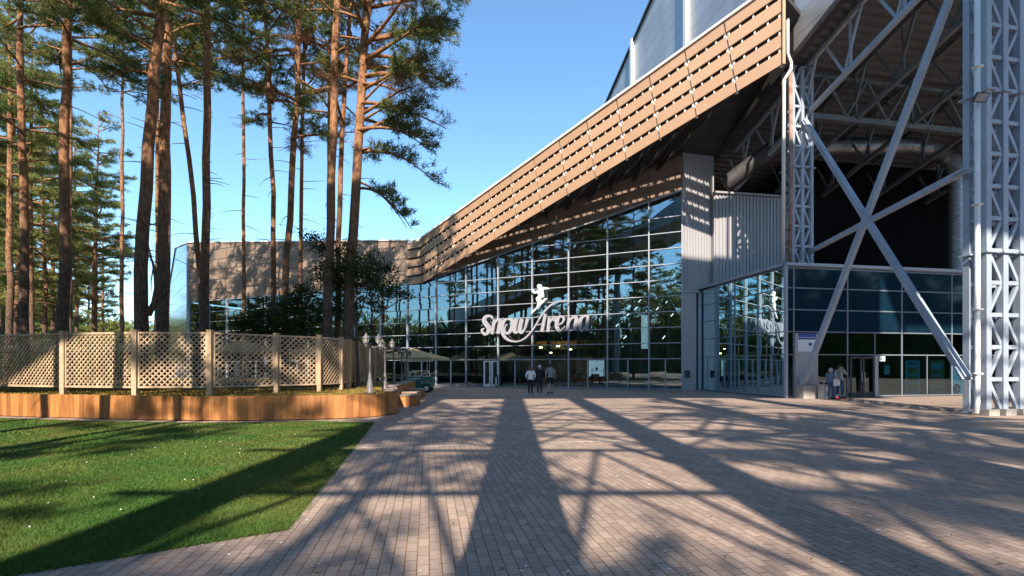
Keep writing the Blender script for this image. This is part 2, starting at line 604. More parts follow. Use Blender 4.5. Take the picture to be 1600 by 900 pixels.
def blades(n, ymin, ymax, poly, z0, hmin, hmax, w0, xmin=-30):
    # density falls with distance
    u = rng.random(n * 3)
    y = 1.0 / (1 / ymin + u * (1 / ymax - 1 / ymin))
    x = y * (rng.random(n * 3) * 1.15 - 1.15)
    k = inpoly(x, y, poly) & (x > xmin)
    x, y = x[k][:n], y[k][:n]
    n = len(x)
    x = x + rng.normal(size=n) * .035; y = y + rng.normal(size=n) * .03
    h = (hmin + (hmax - hmin) * rng.random(n)) * (0.8 + 0.4 * np.sin(x * 3.1) * np.cos(y * 2.3))
    w = w0 * np.maximum(1, y / 5.0) * (0.6 + 0.8 * rng.random(n))
    a = rng.random(n) * 2 * np.pi
    lean = h * 0.7
    la = rng.random(n) * 2 * np.pi
    v = np.empty((n, 3, 3))
    v[:, 0] = np.stack([x - np.cos(a) * w, y - np.sin(a) * w, np.full(n, z0)], 1)
    v[:, 1] = np.stack([x + np.cos(a) * w, y + np.sin(a) * w, np.full(n, z0)], 1)
    v[:, 2] = np.stack([x + np.cos(la) * lean, y + np.sin(la) * lean, z0 + h], 1)
    return v.reshape(-1, 3)


o = fast_tris('grass', blades(150000, 3.3, 15.5, LAWN, 0.003, 0.018, 0.05, 0.0035), M['blade'])
tag(o, 'short green mown grass with drier yellow patches beside the paving', 'grass', kind='stuff')
# clover heads
fl = MB()
for i in range(34):
    y = random.Random(i).uniform(4.5, 13); x = -y * random.Random(i + 999).uniform(0.30, 1.05)
    if inpoly(np.array([x]), np.array([y]), LAWN)[0]:
        fl.ball((x, y, 0.04), 0.009, n=5, m=3)
tag(fl.build('clover_blossom', M['white']), 'tiny white clover heads dotted over the green lawn', 'clover', kind='stuff')
# drain channel across the plaza
g = MB()
dc = V(-3.3, 9.2, 0)
for k in range(36):
    a = dc + VH * (0.25 + k * 0.5)
    g.box(a + Z * 0.001, 0.49, 0.05, 0.008, VH, UH, Z)
tag(g.build('plaza_drain', M['concrete']), kind='structure')

db = MB(); rd = random.Random(77)
for k in range(420):
    y = 1 / rd.uniform(1 / 24.0, 1 / 3.3); x = rd.uniform(-1.0, 1.1) * y
    if inpoly(np.array([x]), np.array([y]), LAWN)[0] or (x < -3.6 and y > 13): continue
    a = rd.random() * 6.28; l = rd.uniform(.008, .03); w_ = rd.uniform(.004, .014)
    u = V(math.cos(a), math.sin(a), 0) * l; v_ = V(-math.sin(a), math.cos(a), 0) * w_
    c = V(x, y, rd.uniform(.002, .008))
    db.add([c - u, c + v_ + Z * .004, c + u, c - v_], [(0, 1, 2, 3)], rd.choice((0, 0, 1, 2)))
tag(db.build('leaf_litter', [M['drygrass'], M['paper'], M['branch']]), 'scattered pine needles, leaves and crumbs lying on the paving', 'litter', kind='stuff')

# ------------------------------------------------------------------ arena building
P0 = V(11.14, 31.0, 0)
FA = V(-0.916, 0.401, 0).normalized()
FN = V(-0.401, -0.916, 0).normalized()


def F(t, z, off=0.0):
    return P0 + FA * t + FN * off + Z * z


def t_of(px):
    r = (px - 800) / FPX
    return (P0.x - P0.y * r) / (-FA.x + FA.y * r)


FL = 26.15                    # fascia
FR = V(13.1, 23.0, 0)
FD = (V(-7.55, 39.05, 0) - FR).normalized()
FNN = V(FD.y, -FD.x, 0)
if FNN.y > 0: FNN = -FNN
TB = 20.4                     # bend on facade line
TE = 50.3


def fas(s, k, off=0.0):
    """k 0 bottom .. 1 top of the fascia"""
    u = s / FL
    zb = 16.24 + (8.35 - 16.24) * u
    zt = 20.3 + (12.0 - 20.3) * u
    return FR + FD * s + FNN * off + Z * (zb + (zt - zb) * k)


def zglass(t):
    return 13.15 + (8.5 - 13.15) * t / TB if t < TB else 8.5


def zroof(t):
    return 15.5 + (9.6 - 15.5) * t / TB


def ztopwing(t):
    return 11.95 + (14.9 - 11.95) * (t - TB) / (TE - TB)


arena = thing('arena_building', (2.0, 35.0, 0), 'long glass fronted arena hall with rising slotted bronze fascia and brown clad wing', 'building')
ts = [0.0, 2.1]
while ts[-1] + 2.8 < TE - 0.8:
    ts.append(ts[-1] + 2.8)
ts.append(TE)
zs = [0.06] + [2.09 + 1.04 * k for k in range(12)]
pr = random.Random(3)
for i in range(len(ts) - 1):
    a, b = ts[i], ts[i + 1]
    za, zb = zglass(a), zglass(b)
    fr = MB()
    fr.box(F(a, za / 2, 0.05), 0.075, 0.16, za, FA, FN, Z)
    if i == len(ts) - 2:
        fr.box(F(b - 0.02, zb / 2, 0.05), 0.085, 0.16, zb, FA, FN, Z)
    lo, hi = a + 0.043, b - 0.043
    for k, z in enumerate(zs):
        if z < min(za, zb) - 0.25:
            fr.bar(F(lo, z, 0.04), F(hi, z, 0.04), 0.11, 0.048)
    fr.bar(F(lo, za + (zb - za) * (0.043 / (b - a)) - 0.04, 0.05), F(hi, zb - (zb - za) * (0.043 / (b - a)) - 0.04, 0.05), 0.13, 0.08)
    mid = (a + b) / 2
    if not (t_of(782) - 0.3 < mid < t_of(755) + 0.2):
        fr.box(F(mid, 1.075, 0.04), 0.06, 0.1, 1.95, FA, FN, Z)
    win = fr.build('window', M['frame'], arena)
    gl = MB()
    for k in range(len(zs)):
        z0 = zs[k]
        z1 = zs[k + 1] if k + 1 < len(zs) else 99
        la, lb = min(z1, za - 0.02), min(z1, zb - 0.02)
        if la <= z0 + .02 and lb <= z0 + .02: break
        j = [pr.uniform(-1, 1) * 0.0042 for _ in range(4)]
        la, lb = max(la, z0 + 0.01), max(lb, z0 + 0.01)
        gl.quad(F(b, z0, j[0]), F(a, z0, j[1]), F(a, la, j[2]), F(b, lb, j[3]))
    gl.build('glass', M['glass'], win)

# brown wall above the glass, under the canopy
for i in range(len(ts) - 1):
    a, b = ts[i], min(ts[i + 1], TB)
    if a >= TB: break
    w = MB()
    w.prism([F(a + .015, zglass(a), .02), F(b - .015, zglass(b), .02), F(b - .015, zroof(b), .02), F(a + .015, zroof(a), .02)], FN * -0.12)
    if zroof(a) - zglass(a) > 1.3:
        w.bar(F(a + .02, (zglass(a) + zroof(a)) / 2, .03), F(b - .02, (zglass(b) + zroof(b)) / 2, .03), 0.06, 0.05, mi=1)
    w.build('upper_wall_panel', [M['upperwall'], M['darkmetal']], arena)
# wing cladding in bays with pale joints
wt = [TB + 1.35] + [t for t in ts if t > TB + 2.0]
for i in range(len(wt) - 1):
    a, b = wt[i], wt[i + 1]
    w = MB()
    zz = 8.52
    while True:
        ta, tb_ = ztopwing(a), ztopwing(b)
        top = zz + 1.04
        pa, pb = min(top, ta), min(top, tb_)
        w.prism([F(a + .045, zz + .035, .10), F(b - .045, zz + .035, .10), F(b - .045, pb - .035, .10), F(a + .045, pa - .035, .10)], FN * -0.08)
        zz = top
        if zz > max(ta, tb_) - 0.12: break
    cp = w.build('cladding_panel', M['brownclad'], arena)
    j = MB()
    j.prism([F(a, 8.5, .03), F(b, 8.5, .03), F(b, ztopwing(b), .03), F(a, ztopwing(a), .03)], FN * -0.1)
    j.bar(F(a, 8.46, .07), F(b, 8.46, .07), 0.14, 0.08)
    j.build('joint_backing', M['frame'], cp)
cop = MB()
cop.bar(F(TB, ztopwing(TB) + .05, 0), F(TE, ztopwing(TE) + .05, 0), 0.36, 0.10)
cop.build('wing_coping', M['white'], arena)

# fascia panels
NP = 13
PS = FL / NP
SLT = 0.62
rp = random.Random(8)
for i in range(NP):
    s0b, s1b = i * PS, (i + 1) * PS
    s0t = s0b + (SLT if i > 0 else 0.0)
    s1t = s1b + (SLT if i < NP - 1 else 0.0)
    w = MB(); br = MB()
    p, gp = 0.156, 0.055
    def pt(e, k, off):
        sb, st = (s0b, s0t) if e == 0 else (s1b, s1t)
        s = sb + (st - sb) * k
        s += 0.032 if e == 0 else -0.032
        return fas(s, k, off)
    tilt = rp.uniform(-.012, .012)
    for r in range(5):
        k0 = r * (p + gp); k1 = k0 + p
        w.prism([pt(0, k0, .05 + tilt), pt(1, k0, .05), pt(1, k1, .05), pt(0, k1, .05 + tilt)], FNN * -0.07)
        if r < 4:
            for q in range(5):
                f = q / 4.0
                f = min(max(f, 0.03), 0.97)
                c0 = pt(0, k1, -.06).lerp(pt(1, k1, -.06), f)
                c1 = pt(0, k1 + gp, -.06).lerp(pt(1, k1 + gp, -.06), f)
                br.bar(c0 - Z * .05, c1 + Z * .05, 0.09 if q in (0, 4) else .075, 0.04, FNN)
    # rear posts carrying the planks
    br.bar(pt(0, 0, -.16), pt(0, 1, -.16), 0.10, 0.12)
    pn = w.build('fascia_panel', M['bronze'], arena)
    br.build('bracket', M['white'], pn)
# short return panel at the bend
w = MB(); br = MB()
for r in range(5):
    k0 = r * .211; k1 = k0 + .156
    z0 = 8.4 + 3.5 * k0; z1 = 8.4 + 3.5 * k1
    w.prism([F(TB - .3, z0, .35), F(TB + 1.3, z0, .12), F(TB + 1.3, z1, .12), F(TB - .3, z1, .35)], FN * -0.07)
br.prism([F(TB - .25, 8.45, .22), F(TB + 1.3, 8.45, .03), F(TB + 1.3, 11.8, .03), F(TB - .25, 11.8, .22)], FN * -0.05, )
pn = w.build('fascia_panel', M['bronze'], arena)
br.build('panel_backing', M['darkmetal'], pn)
cop = MB()
cop.bar(fas(-.02, 1.0, 0) + Z * .06, fas(FL, 1.0, 0) + Z * .06, 0.34, 0.12)
cop.build('fascia_coping', M['white'], arena)
# end trim of the fascia at the corner
e = MB(); e.bar(fas(-.05, -.01, .0), fas(-.05, 1.0, .0), 0.2, 0.14)
e.build('fascia_end_trim', M['bronze'], arena)

# canopy roof, corrugated below, from fascia top down to the facade, then back
cr = MB()
n = 120
for i in range(n):
    u0, u1 = i / n, (i + 1) / n
    for (ua, ub, dz0, dz1) in ((u0, u0 + .35 / n, 0, 0), (u0 + .35 / n, u0 + .5 / n, 0, -.09), (u0 + .5 / n, u0 + .85 / n, -.09, -.09), (u0 + .85 / n, u1, -.09, 0)):
        a0 = fas(FL * ua, .985, -.22) + Z * dz0; a1 = fas(FL * ub, .985, -.22) + Z * dz1
        b0 = F(TB * ua, zroof(TB * ua) + dz0, .03); b1 = F(TB * ub, zroof(TB * ub) + dz1, .03)
        cr.quad(a0, a1, b1, b0)
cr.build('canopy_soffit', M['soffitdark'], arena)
cr = MB()
cr.prism([fas(0, .985, -.2) + Z * .05, fas(FL, .985, -.2) + Z * .05, F(TB, zroof(TB) + .05, 0), F(0, zroof(0) + .05, 0)], Z * .25)
cr.prism([F(0, zroof(0) + .04, 0), F(TB, zroof(TB) + .04, 0), F(TB, zroof(TB) + .04, -12), F(-1.5, zroof(0) + .04, -12)], Z * .25)
cr.prism([F(TB, 11.6, -.1), F(TE, 14.5, -.1), F(TE, 14.5, -14), F(TB, 11.6, -14)], Z * .2)
cr.prism([V(13.0, 23.1, 20.0), V(14.8, 24.3, 19.6), V(13.7, 31.3, 15.45), F(.02, zroof(0), .0)], Z * .22)
cr.build('roof', M['darkmetal'], arena)
# canopy brackets seen below the fascia
for i in range(1, NP - 2, 1):
    s = i * PS; t = s / FL * TB
    st = MB()
    st.bar(fas(s, .1, -.25), F(t, zroof(t) - .35, .05), 0.12, 0.16)
    st.bar(fas(s, .85, -.25), F(t, zroof(t) - .30, .05), 0.10, 0.12)
    st.build('canopy_strut', M['darkmetal'], arena)

# wing end face
ED = V(-0.66, 0.751, 0)
C0 = F(TE, 0)
def EF(t, z, off=0):
    return C0 + ED * t + V(-.751, -.66, 0) * off + Z * z
edges = [0, 2.2, 4.6, 7.2, 10.0, 13.0, 16.5, 21, 26]
def ztE(t):
    return 14.9 + 1.5 * t / 11.2 if t < 11.2 else 16.4 - 8.6 * (t - 11.2) / 14.5
for i in range(len(edges) - 1):
    a, b = edges[i] + .04, edges[i + 1] - .04
    w = MB()
    zz = 0.1
    while zz < max(ztE(a), ztE(b)):
        za, zb = min(zz + 2.1, ztE(a)), min(zz + 2.1, ztE(b))
        if za - zz > .05 and zb - zz > .05:
            w.prism([EF(a, zz), EF(b, zz), EF(b, zb - .04), EF(a, za - .04)], V(.751, .66, 0) * .06)
        zz += 2.1
    w.build('end_wall_panel', M['endglass'], arena)
w = MB()
pts = [EF(0, 0, -.1), EF(26, 0, -.1), EF(26, ztE(26), -.1), EF(11.2, 16.4, -.1), EF(0, 14.9, -.1)]
w.prism(pts, V(.751, .66, 0) * .3)
w.box(EF(0, 7.4, .03), .3, .3, 14.9, ED, V(-.751, -.66, 0), Z)
w.bar(EF(0, 14.95, 0), EF(11.2, 16.45, 0), .2, .12)
w.bar(EF(11.2, 16.45, 0), EF(26, 7.7, 0), .2, .12)
w.build('end_wall_frame', M['frame'], arena)

# interior
w = MB()
w.prism([F(-1, 0, -10), F(TE, 0, -10), F(TE, 14, -10), F(TB, 11.5, -10), F(-1, 15.4, -10)], FN * -.2)
w.prism([F(TE - .2, 0, -.2), F(TE - .2, 0, -10), F(TE - .2, 8.4, -10), F(TE - .2, 8.4, -.2)], FA * .15)
w.prism([F(0.0, 0, -.2), F(-.6, 0, -10), F(-.6, 15.3, -10), F(0.0, 15.3, -.2)], FA * -.15)
w.prism([F(TB + .3, 8.55, -.2), F(TE, 8.55, -.2), F(TE, 8.55, -10), F(TB + .3, 8.55, -10)], Z * .2)
w.build('interior_wall', M['interior'], arena)
w = MB(); w.prism([F(-.4, -.06, -.08), F(TE, -.06, -.08), F(TE, -.06, -10), F(-.4, -.06, -10)], Z * .08)
w.build('interior_floor', M['floorin'], arena)
w = MB()
w.prism([F(7, 3.0, -5), F(TE - 1, 3.0, -5), F(TE - 1, 3.0, -9.9), F(7, 3.0, -9.9)], Z * .4)
w.bar(F(7, 4.3, -5.05), F(TE - 1, 4.3, -5.05), .05, .06)
w.build('gallery_slab', M['interior'], arena)
for i, t in enumerate([0.9, 3.4, 7.2, 9.5, 14.2, 17.4, 19.6, 22.4, 25.2, 28.0, 33.6]):
    c = MB(); zt = zglass(t) + .8
    c.tube([F(t, 0, -.7), F(t, zt, -.7)], .11, 10)
    c.build('interior_column', M['tealpost'], arena, smooth=True)
tb = MB()
for k in range(9):
    t = 6.8 + k * .75
    tb.bar(F(t, 3.45, -4.6), F(t + .1, 3.75, -9), .14, .2)
tb.bar(F(6.2, 3.55, -4.7), F(13.3, 3.55, -4.7), .12, .3)
tb.bar(F(13.4, 2.2, -3.4), F(12.6, 3.4, -3.2), .1, .12)
a_, b_ = t_of(905), t_of(835)
tb.prism([F(a_, 3.05, -5.1), F(b_, 3.05, -5.1), F(b_, 3.75, -5.1), F(a_, 3.75, -5.1)], FN * -.06)
tb.build('interior_beam', M['timber'], arena)
gd = [M['red'], M['blue'], M['ycanvas'], M['green'], M['paper'], M['tealpost'], M['black']]
ri = random.Random(31)
for (xa, xb, y0, off, cnt) in ((1018, 1036, 606, -1.6, 9), (1040, 1063, 606, -1.6, 11), (897, 912, 606, -2.2, 7), (925, 943, 606, -2.0, 8), (842, 866, 606, -4.5, 8)):
    A_ = onplane(xa, y0, F(0, 0, off), FN); B_ = onplane(xb, y0, F(0, 0, off), FN)
    m = MB()
    for zz in (.25, .75, 1.25):
        m.bar(V(A_.x, A_.y, zz), V(B_.x, B_.y, zz), .35, .03)
    m.bar(V(A_.x, A_.y, 0), V(A_.x, A_.y, 1.5), .04); m.bar(V(B_.x, B_.y, 0), V(B_.x, B_.y, 1.5), .04)
    sh = m.build('display_shelf', M['darkmetal'], arena)
    m = MB()
    for k in range(cnt * 2):
        f = ri.random(); p = A_.lerp(B_, f)
        hh = ri.choice((.27, .77, 1.27))
        m.ball(V(p.x, p.y, hh + .13), .11, .11, .13, 7, 5, ri.randrange(7))
    m.build('shelf_goods', gd, sh)
for px, py in ((845, 543), (872, 541), (891, 546), (860, 551)):
    t = t_of(px)
    q = onplane(px, py, F(0, 0, -4.2), FN)
    c = MB(); c.box(q, .26, .08, .06, FA, FN, Z)
    lm = c.build('ceiling_lamp', M['warm'], arena)
for px, py in ((1043, 471), (1028, 482), (1051, 492), (994, 482), (982, 491), (965, 508), (987, 518), (977, 527), (1038, 527), (1000, 470)):
    q = onplane(px, py, F(0, 0, -3.5), FN)
    c = MB(); c.bar(q - V(.12, .0, .1), q + V(.14, .3, .12), .045, .045)
    c.build('ceiling_lamp', M['tube'], arena)
# frosted boards, cabinets, sign boards inside
for (x0, x1, y0, y1, off, mk) in ((952, 985, 564, 609, -.35, 'poster'), (1000, 1011, 567, 610, -.4, 'poster'), (920, 944, 563, 588, -2.0, 'screen'),
                                   (1002, 1012, 492, 545, -2.5, 'screen'), (868, 878, 568, 606, -2.5, 'tealpost'), (800, 812, 570, 607, -3, 'interior'),
                                   (760, 770, 572, 606, -2.5, 'timber'), (1022, 1033, 592, 608, -2.0, 'posterdark'), (1046, 1060, 590, 608, -2.2, 'blue')):
    a = onplane(x0, y1, F(0, 0, off), FN); b = onplane(x1, y1, F(0, 0, off), FN)
    c = onplane(x1, y0, F(0, 0, off), FN); d = onplane(x0, y0, F(0, 0, off), FN)
    w = MB(); w.prism([a, b, c, d], FN * -.06)
    w.build('display_board', M[mk], arena)

# entrance doors
dr = MB()
ta, tb_ = t_of(781), t_of(757)
for (a, b) in ((ta + .02, (ta + tb_) / 2 - .04), ((ta + tb_) / 2 + .04, tb_ - .02)):
    for q in (a + .06, b - .06):
        dr.box(F(q, 1.02, .18), .12, .07, 1.98, FA, FN, Z)
    dr.bar(F(a + .12, 1.96, .18), F(b - .12, 1.96, .18), .07, .1)
    dr.bar(F(a + .12, .12, .18), F(b - .12, .12, .18), .07, .2)
dd = dr.build('door', M['white'], arena)
h = MB(); h.tube([F((ta + tb_) / 2 + .12, .8, .25), F((ta + tb_) / 2 + .12, 1.35, .25)], .02, 6)
h.build('handle', M['frame'], dd)

# corner pier of corrugated sheet between facade and entrance block
def corrugated(mb, p, q, z0, z1, pitch=0.2, depth=0.05, mi=0, zt0=None, zt1=None):
    p, q = Vector(p), Vector(q)
    d = q - p; L = d.length; d = d / L
    nrm = V(d.y, -d.x, 0)
    if nrm.y > 0: nrm = -nrm
    n = int(L / pitch)
    w = L / n
    for i in range(n):
        xs = [0, .38, .5, .88, 1.0]
        hs = [0, 0, depth, depth, 0]
        for k in range(4):
            a = p + d * (w * (i + xs[k])) + nrm * hs[k]
            b = p + d * (w * (i + xs[k + 1])) + nrm * hs[k + 1]
            fa, fb = (i + xs[k]) / n, (i + xs[k + 1]) / n
            ta = z1 if zt0 is None else zt0 + (zt1 - zt0) * fa
            tb2 = z1 if zt0 is None else zt0 + (zt1 - zt0) * fb
            mb.quad(V(a.x, a.y, z0), V(b.x, b.y, z0), V(b.x, b.y, tb2), V(a.x, a.y, ta), mi)


pier = MB()
pa, pb = V(11.17, 30.98, 0), V(13.35, 31.36, 0)
corrugated(pier, pa + V(0, -.03, 0), pb + V(0, -.03, 0), 6.55, 15.9, .2, .045)
pier.prism([pa + Z * 6.55, pb + Z * 6.55, pb + V(0, 1.2, 6.55), pa + V(0, 1.2, 6.55)], Z * 9.3)
pier.build('corrugated_pier', M['corr'], arena)
pier = MB()
pier.prism([pa, V(12.12, 31.14, 0), V(12.10, 31.35, 0), V(11.17, 31.3, 0)], Z * 6.5)
pier.prism([pa + V(-.05, -.08, 6.42), V(12.25, 31.05, 6.42), V(12.25, 31.5, 6.42), V(11.1, 31.5, 6.42)], Z * .11)
pier.build('pier_base', M['greyplate'], arena)
bx = MB()
q = onplane(1074, 585, V(0, 30.97, 0), V(0, 1, 0))
bx.box(q, .3, .14, .42); bx.box(q + V(0, -.02, .23), .34, .18, .05)
tag(bx.build('wall_ashtray', M['darkmetal'], None, q), 'small dark box fixed to the grey pier beside the glass front', 'ashtray')

# ------------------------------------------------------------------ facade sign
SOFF = 0.42
sgn = thing('facade_sign', F(8.6, 4.6, SOFF), 'pale raised lettering Snow Arena with long swoosh on the glass front', 'sign')


def sp(zx, zy, off=SOFF):
    return onplane(740 + zx / 8.0, 430 + zy / 8.0, F(0, 0, off), FN)


def catmull(pts, sub=6):
    pts = [np.array(p, float) for p in pts]
    if len(pts) == 2: return pts
    e = [2 * pts[0] - pts[1]] + pts + [2 * pts[-1] - pts[-2]]
    out = []
    for i in range(1, len(e) - 2):
        for k in range(sub):
            t = k / sub
            a, b, c, d = e[i - 1], e[i], e[i + 1], e[i + 2]
            out.append(0.5 * (2 * b + (c - a) * t + (2 * a - 5 * b + 4 * c - d) * t * t + (3 * b - a - 3 * c + d) * t ** 3))
    out.append(pts[-1])
    return out


SN = [0]


def stroke(mb, pts, mapf, depth=0.16, off=SOFF, wscale=1.0):
    c = catmull(pts)
    SN[0] += 1
    off = off + 0.003 * (SN[0] % 9)
    L, R = [], []
    n = len(c)
    for i in range(n):
        d = c[min(i + 1, n - 1)][:2] - c[max(i - 1, 0)][:2]
        d = d / (np.linalg.norm(d) + 1e-9)
        nn = np.array([-d[1], d[0]])
        w = c[i][2] * 0.5 * wscale
        if i in (0, n - 1): w *= 0.75
        L.append(c[i][:2] + nn * w); R.append(c[i][:2] - nn * w)
    fL = [mapf(p[0], p[1], off) for p in L]; fR = [mapf(p[0], p[1], off) for p in R]
    base = len(mb.v)
    back = FN * -depth
    for p in fL + fR + [p + back for p in fL] + [p + back for p in fR]:
        mb.v.append(tuple(p))
    def F_(*ix):
        mb.f.append(tuple(base + j for j in ix)); mb.m.append(0)
    for i in range(n - 1):
        F_(i, i + 1, n + i + 1, n + i)
        F_(2 * n + i, 3 * n + i, 3 * n + i + 1, 2 * n + i + 1)
        F_(i, 2 * n + i, 2 * n + i + 1, i + 1)
        F_(n + i, n + i + 1, 3 * n + i + 1, 3 * n + i)
    F_(0, n, 3 * n, 2 * n); F_(n - 1, 3 * n - 1, 4 * n - 1, 2 * n - 1)


LET = {
    'S': [[(232, 548, 16), (220, 518, 26), (185, 508, 32), (145, 525, 42), (128, 568, 50), (155, 615, 56), (188, 660, 56), (178, 712, 46), (140, 738, 32), (108, 715, 26), (103, 682, 26), (128, 664, 18)]],
    'n1': [[(258, 556, 46), (226, 736, 48)], [(238, 650, 16), (280, 575, 26), (318, 556, 36), (330, 590, 46), (302, 732, 48)]],
    'o': [[(432, 545, 20), (385, 565, 34), (354, 630, 46), (352, 690, 46)], [(432, 545, 20), (478, 568, 40), (482, 640, 48), (445, 712, 38), (402, 726, 24), (384, 692, 16), (394, 642, 14), (415, 612, 16)]],
    'w': [[(532, 543, 46), (506, 680, 48), (528, 718, 30), (566, 690, 16)], [(600, 543, 46), (574, 680, 48), (600, 718, 30), (640, 660, 24), (672, 543, 38)]],
    'A': [[(896, 482, 42), (850, 706, 54)], [(776, 626, 14), (858, 606, 14)]],
    'r': [[(944, 526, 44), (926, 706, 48)], [(942, 610, 16), (980, 550, 26), (1012, 532, 36), (1004, 578, 26)]],
    'e': [[(1040, 628, 12), (1104, 596, 20), (1126, 545, 26), (1090, 512, 26), (1050, 550, 40), (1036, 630, 46), (1062, 692, 38), (1104, 678, 20), (1142, 634, 12)]],
    'n2': [[(1194, 524, 44), (1166, 696, 48)], [(1180, 620, 16), (1224, 540, 24), (1268, 522, 36), (1282, 560, 46), (1256, 692, 48)]],
    'a': [[(1425, 506, 20), (1366, 516, 34), (1326, 580, 46), (1326, 650, 44), (1352, 692, 26), (1390, 640, 14), (1428, 540, 16)], [(1428, 496, 40), (1408, 692, 50)]],
}
for k, st in LET.items():
    mb = MB()
    for s in st: stroke(mb, s, sp)
    mb.build('letter', M['letter'], sgn)
mb = MB()
stroke(mb, [(352, 690, 44), (372, 752, 38), (420, 802, 30), (490, 826, 22), (570, 822, 18), (655, 775, 20), (740, 678, 18), (800, 580, 18), (862, 482, 22), (930, 402, 22), (1010, 346, 20), (1100, 320, 16), (1196, 326, 10)], sp, .12)
mb.build('swoosh', M['letter'], sgn)
mb = MB()


def sk(x, y, off=SOFF):
    return onplane(815 + x / 15.0, 435 + y / 15.0, F(0, 0, off), FN)


def skp(pts, d, off):
    mb.prism([sk(x, y, off) for x, y in pts], FN * -d)


skp([(415 + 55 * math.cos(a * math.pi / 8), 185 + 52 * math.sin(a * math.pi / 8)) for a in range(16)], .1, SOFF)
skp([(395, 225), (470, 205), (600, 212), (670, 232), (610, 248), (505, 262), (508, 330), (525, 425), (470, 455), (440, 490), (470, 515), (420, 560), (370, 570), (330, 470), (395, 400), (370, 340), (300, 355), (245, 310), (222, 262), (265, 258), (320, 305), (390, 265)], .1, SOFF + .006)
skp([(370, 555), (440, 520), (470, 540), (380, 650), (355, 660)], .1, SOFF + .012)
skp([(222, 812), (232, 778), (330, 690), (500, 500), (545, 465), (610, 470), (575, 495), (400, 670), (265, 800), (225, 826)], .12, SOFF + .018)
mb.build('skier_emblem', M['white'], sgn)
mb = MB()
for px in (770, 800, 835, 860, 889, 915):
    q = onplane(px, 512, F(0, 0, SOFF - .2), FN)
    mb.bar(q, q - FN * .2, .04)
mb.build('sign_bracket', M['frame'], sgn)

# ------------------------------------------------------------------ entrance block
B0 = V(13.7, 23.7, 0)
BH = 6.63
blk = thing('entrance_block', (17, 27, 0), 'low dark blue glass entrance block under the raised hall', 'building')
rows = [0.08, 2.2, 3.35, 4.46, 5.55, 6.55]


def BF(s, z, off=0):   # front, s along VH
    return B0 + VH * s - UH * off + Z * z


def BL(s, z, off=0):   # left flank, s along UH
    return B0 + UH * s - VH * off + Z * z


def glazed_bay(fn, a, b, axis, nrm, mids, skip_rows=()):
    fr = MB()
    fr.box(fn(a, BH / 2, -.03), .07, .12, BH, axis, nrm, Z)
    for r in rows + [BH]:
        fr.bar(fn(a + .035, r - .02, -.03), fn(b - .035, r - .02, -.03), .11, .055)
    for (q, z0, z1) in mids:
        fr.box(fn(q, (z0 + z1) / 2, -.03), .05, .10, z1 - z0 - .08, axis, nrm, Z)
    w = fr.build('window', M['framedark'], blk)
    gl = MB(); sd_ = MB()
    for k in range(len(rows) - 1):
        if k in skip_rows:
            sd_.quad(fn(a, rows[k]), fn(b, rows[k]), fn(b, rows[k + 1]), fn(a, rows[k + 1]))
            continue
        j = [pr.uniform(-1, 1) * .002 for _ in range(4)]
        gl.quad(fn(a, rows[k], j[0]), fn(b, rows[k], j[1]), fn(b, rows[k + 1], j[2]), fn(a, rows[k + 1], j[3]))
    gl.build('glass', M['glassdark'], w)
    if skip_rows: sd_.build('spandrel', M['spandrel'], w)


lb = [0.06, 2.05, 4.0, 5.9, 7.62]
for i in range(4):
    m_ = (lb[i] + lb[i + 1]) / 2
    glazed_bay(BL, lb[i], lb[i + 1], UH, -VH, [(m_, .08, 2.2)])
fb = [0.06, .44, 3.57, 6.88, 10.07, 13.3, 16.5, 19.7]
for i in range(len(fb) - 1):
    a, b = fb[i], fb[i + 1]
    mids = []
    if i == 2: mids = [((a + b) / 2, .08, 3.35)]
    if i == 3: mids = [(a + 1.6, .08, 2.2)]
    glazed_bay(BF, a, b, VH, -UH, mids, (2, 3, 4))
c = MB(); c.box(BF(0, BH / 2, .0), .14, .14, BH, VH, UH, Z)
c.bar(BF(-.06, BH + .07, .05), BF(19.8, BH + .07, .05), .22, .14)
c.bar(BL(.15, BH + .07, .05), BL(7.6, BH + .07, .05), .22, .14)
c.box(BL(7.68, BH / 2, 0), .14, .2, BH, UH, VH, Z)
c.build('corner_trim', M['frame'], blk)
c = MB(); c.prism([BF(.1, BH - .1, -.2), BF(19.7, BH - .1, -.2), BF(19.7, BH - .1, -9), BF(-.1, BH - .1, -9)], Z * .1)
c.build('roof', M['darkmetal'], blk)
c = MB()
c.prism([BF(.3, -.05, -.1), BF(19.7, -.05, -.1), BF(19.7, -.05, -9), BF(.2, -.05, -9)], Z * .08)
c.build('interior_floor', M['interior'], blk)
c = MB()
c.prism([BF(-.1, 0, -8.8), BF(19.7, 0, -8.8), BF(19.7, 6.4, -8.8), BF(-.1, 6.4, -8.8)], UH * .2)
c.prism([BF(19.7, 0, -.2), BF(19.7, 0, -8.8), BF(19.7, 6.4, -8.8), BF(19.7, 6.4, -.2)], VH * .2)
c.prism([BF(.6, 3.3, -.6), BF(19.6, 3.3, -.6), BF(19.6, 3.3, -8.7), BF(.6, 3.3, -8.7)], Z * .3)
c.build('interior_wall', M['void'], blk)
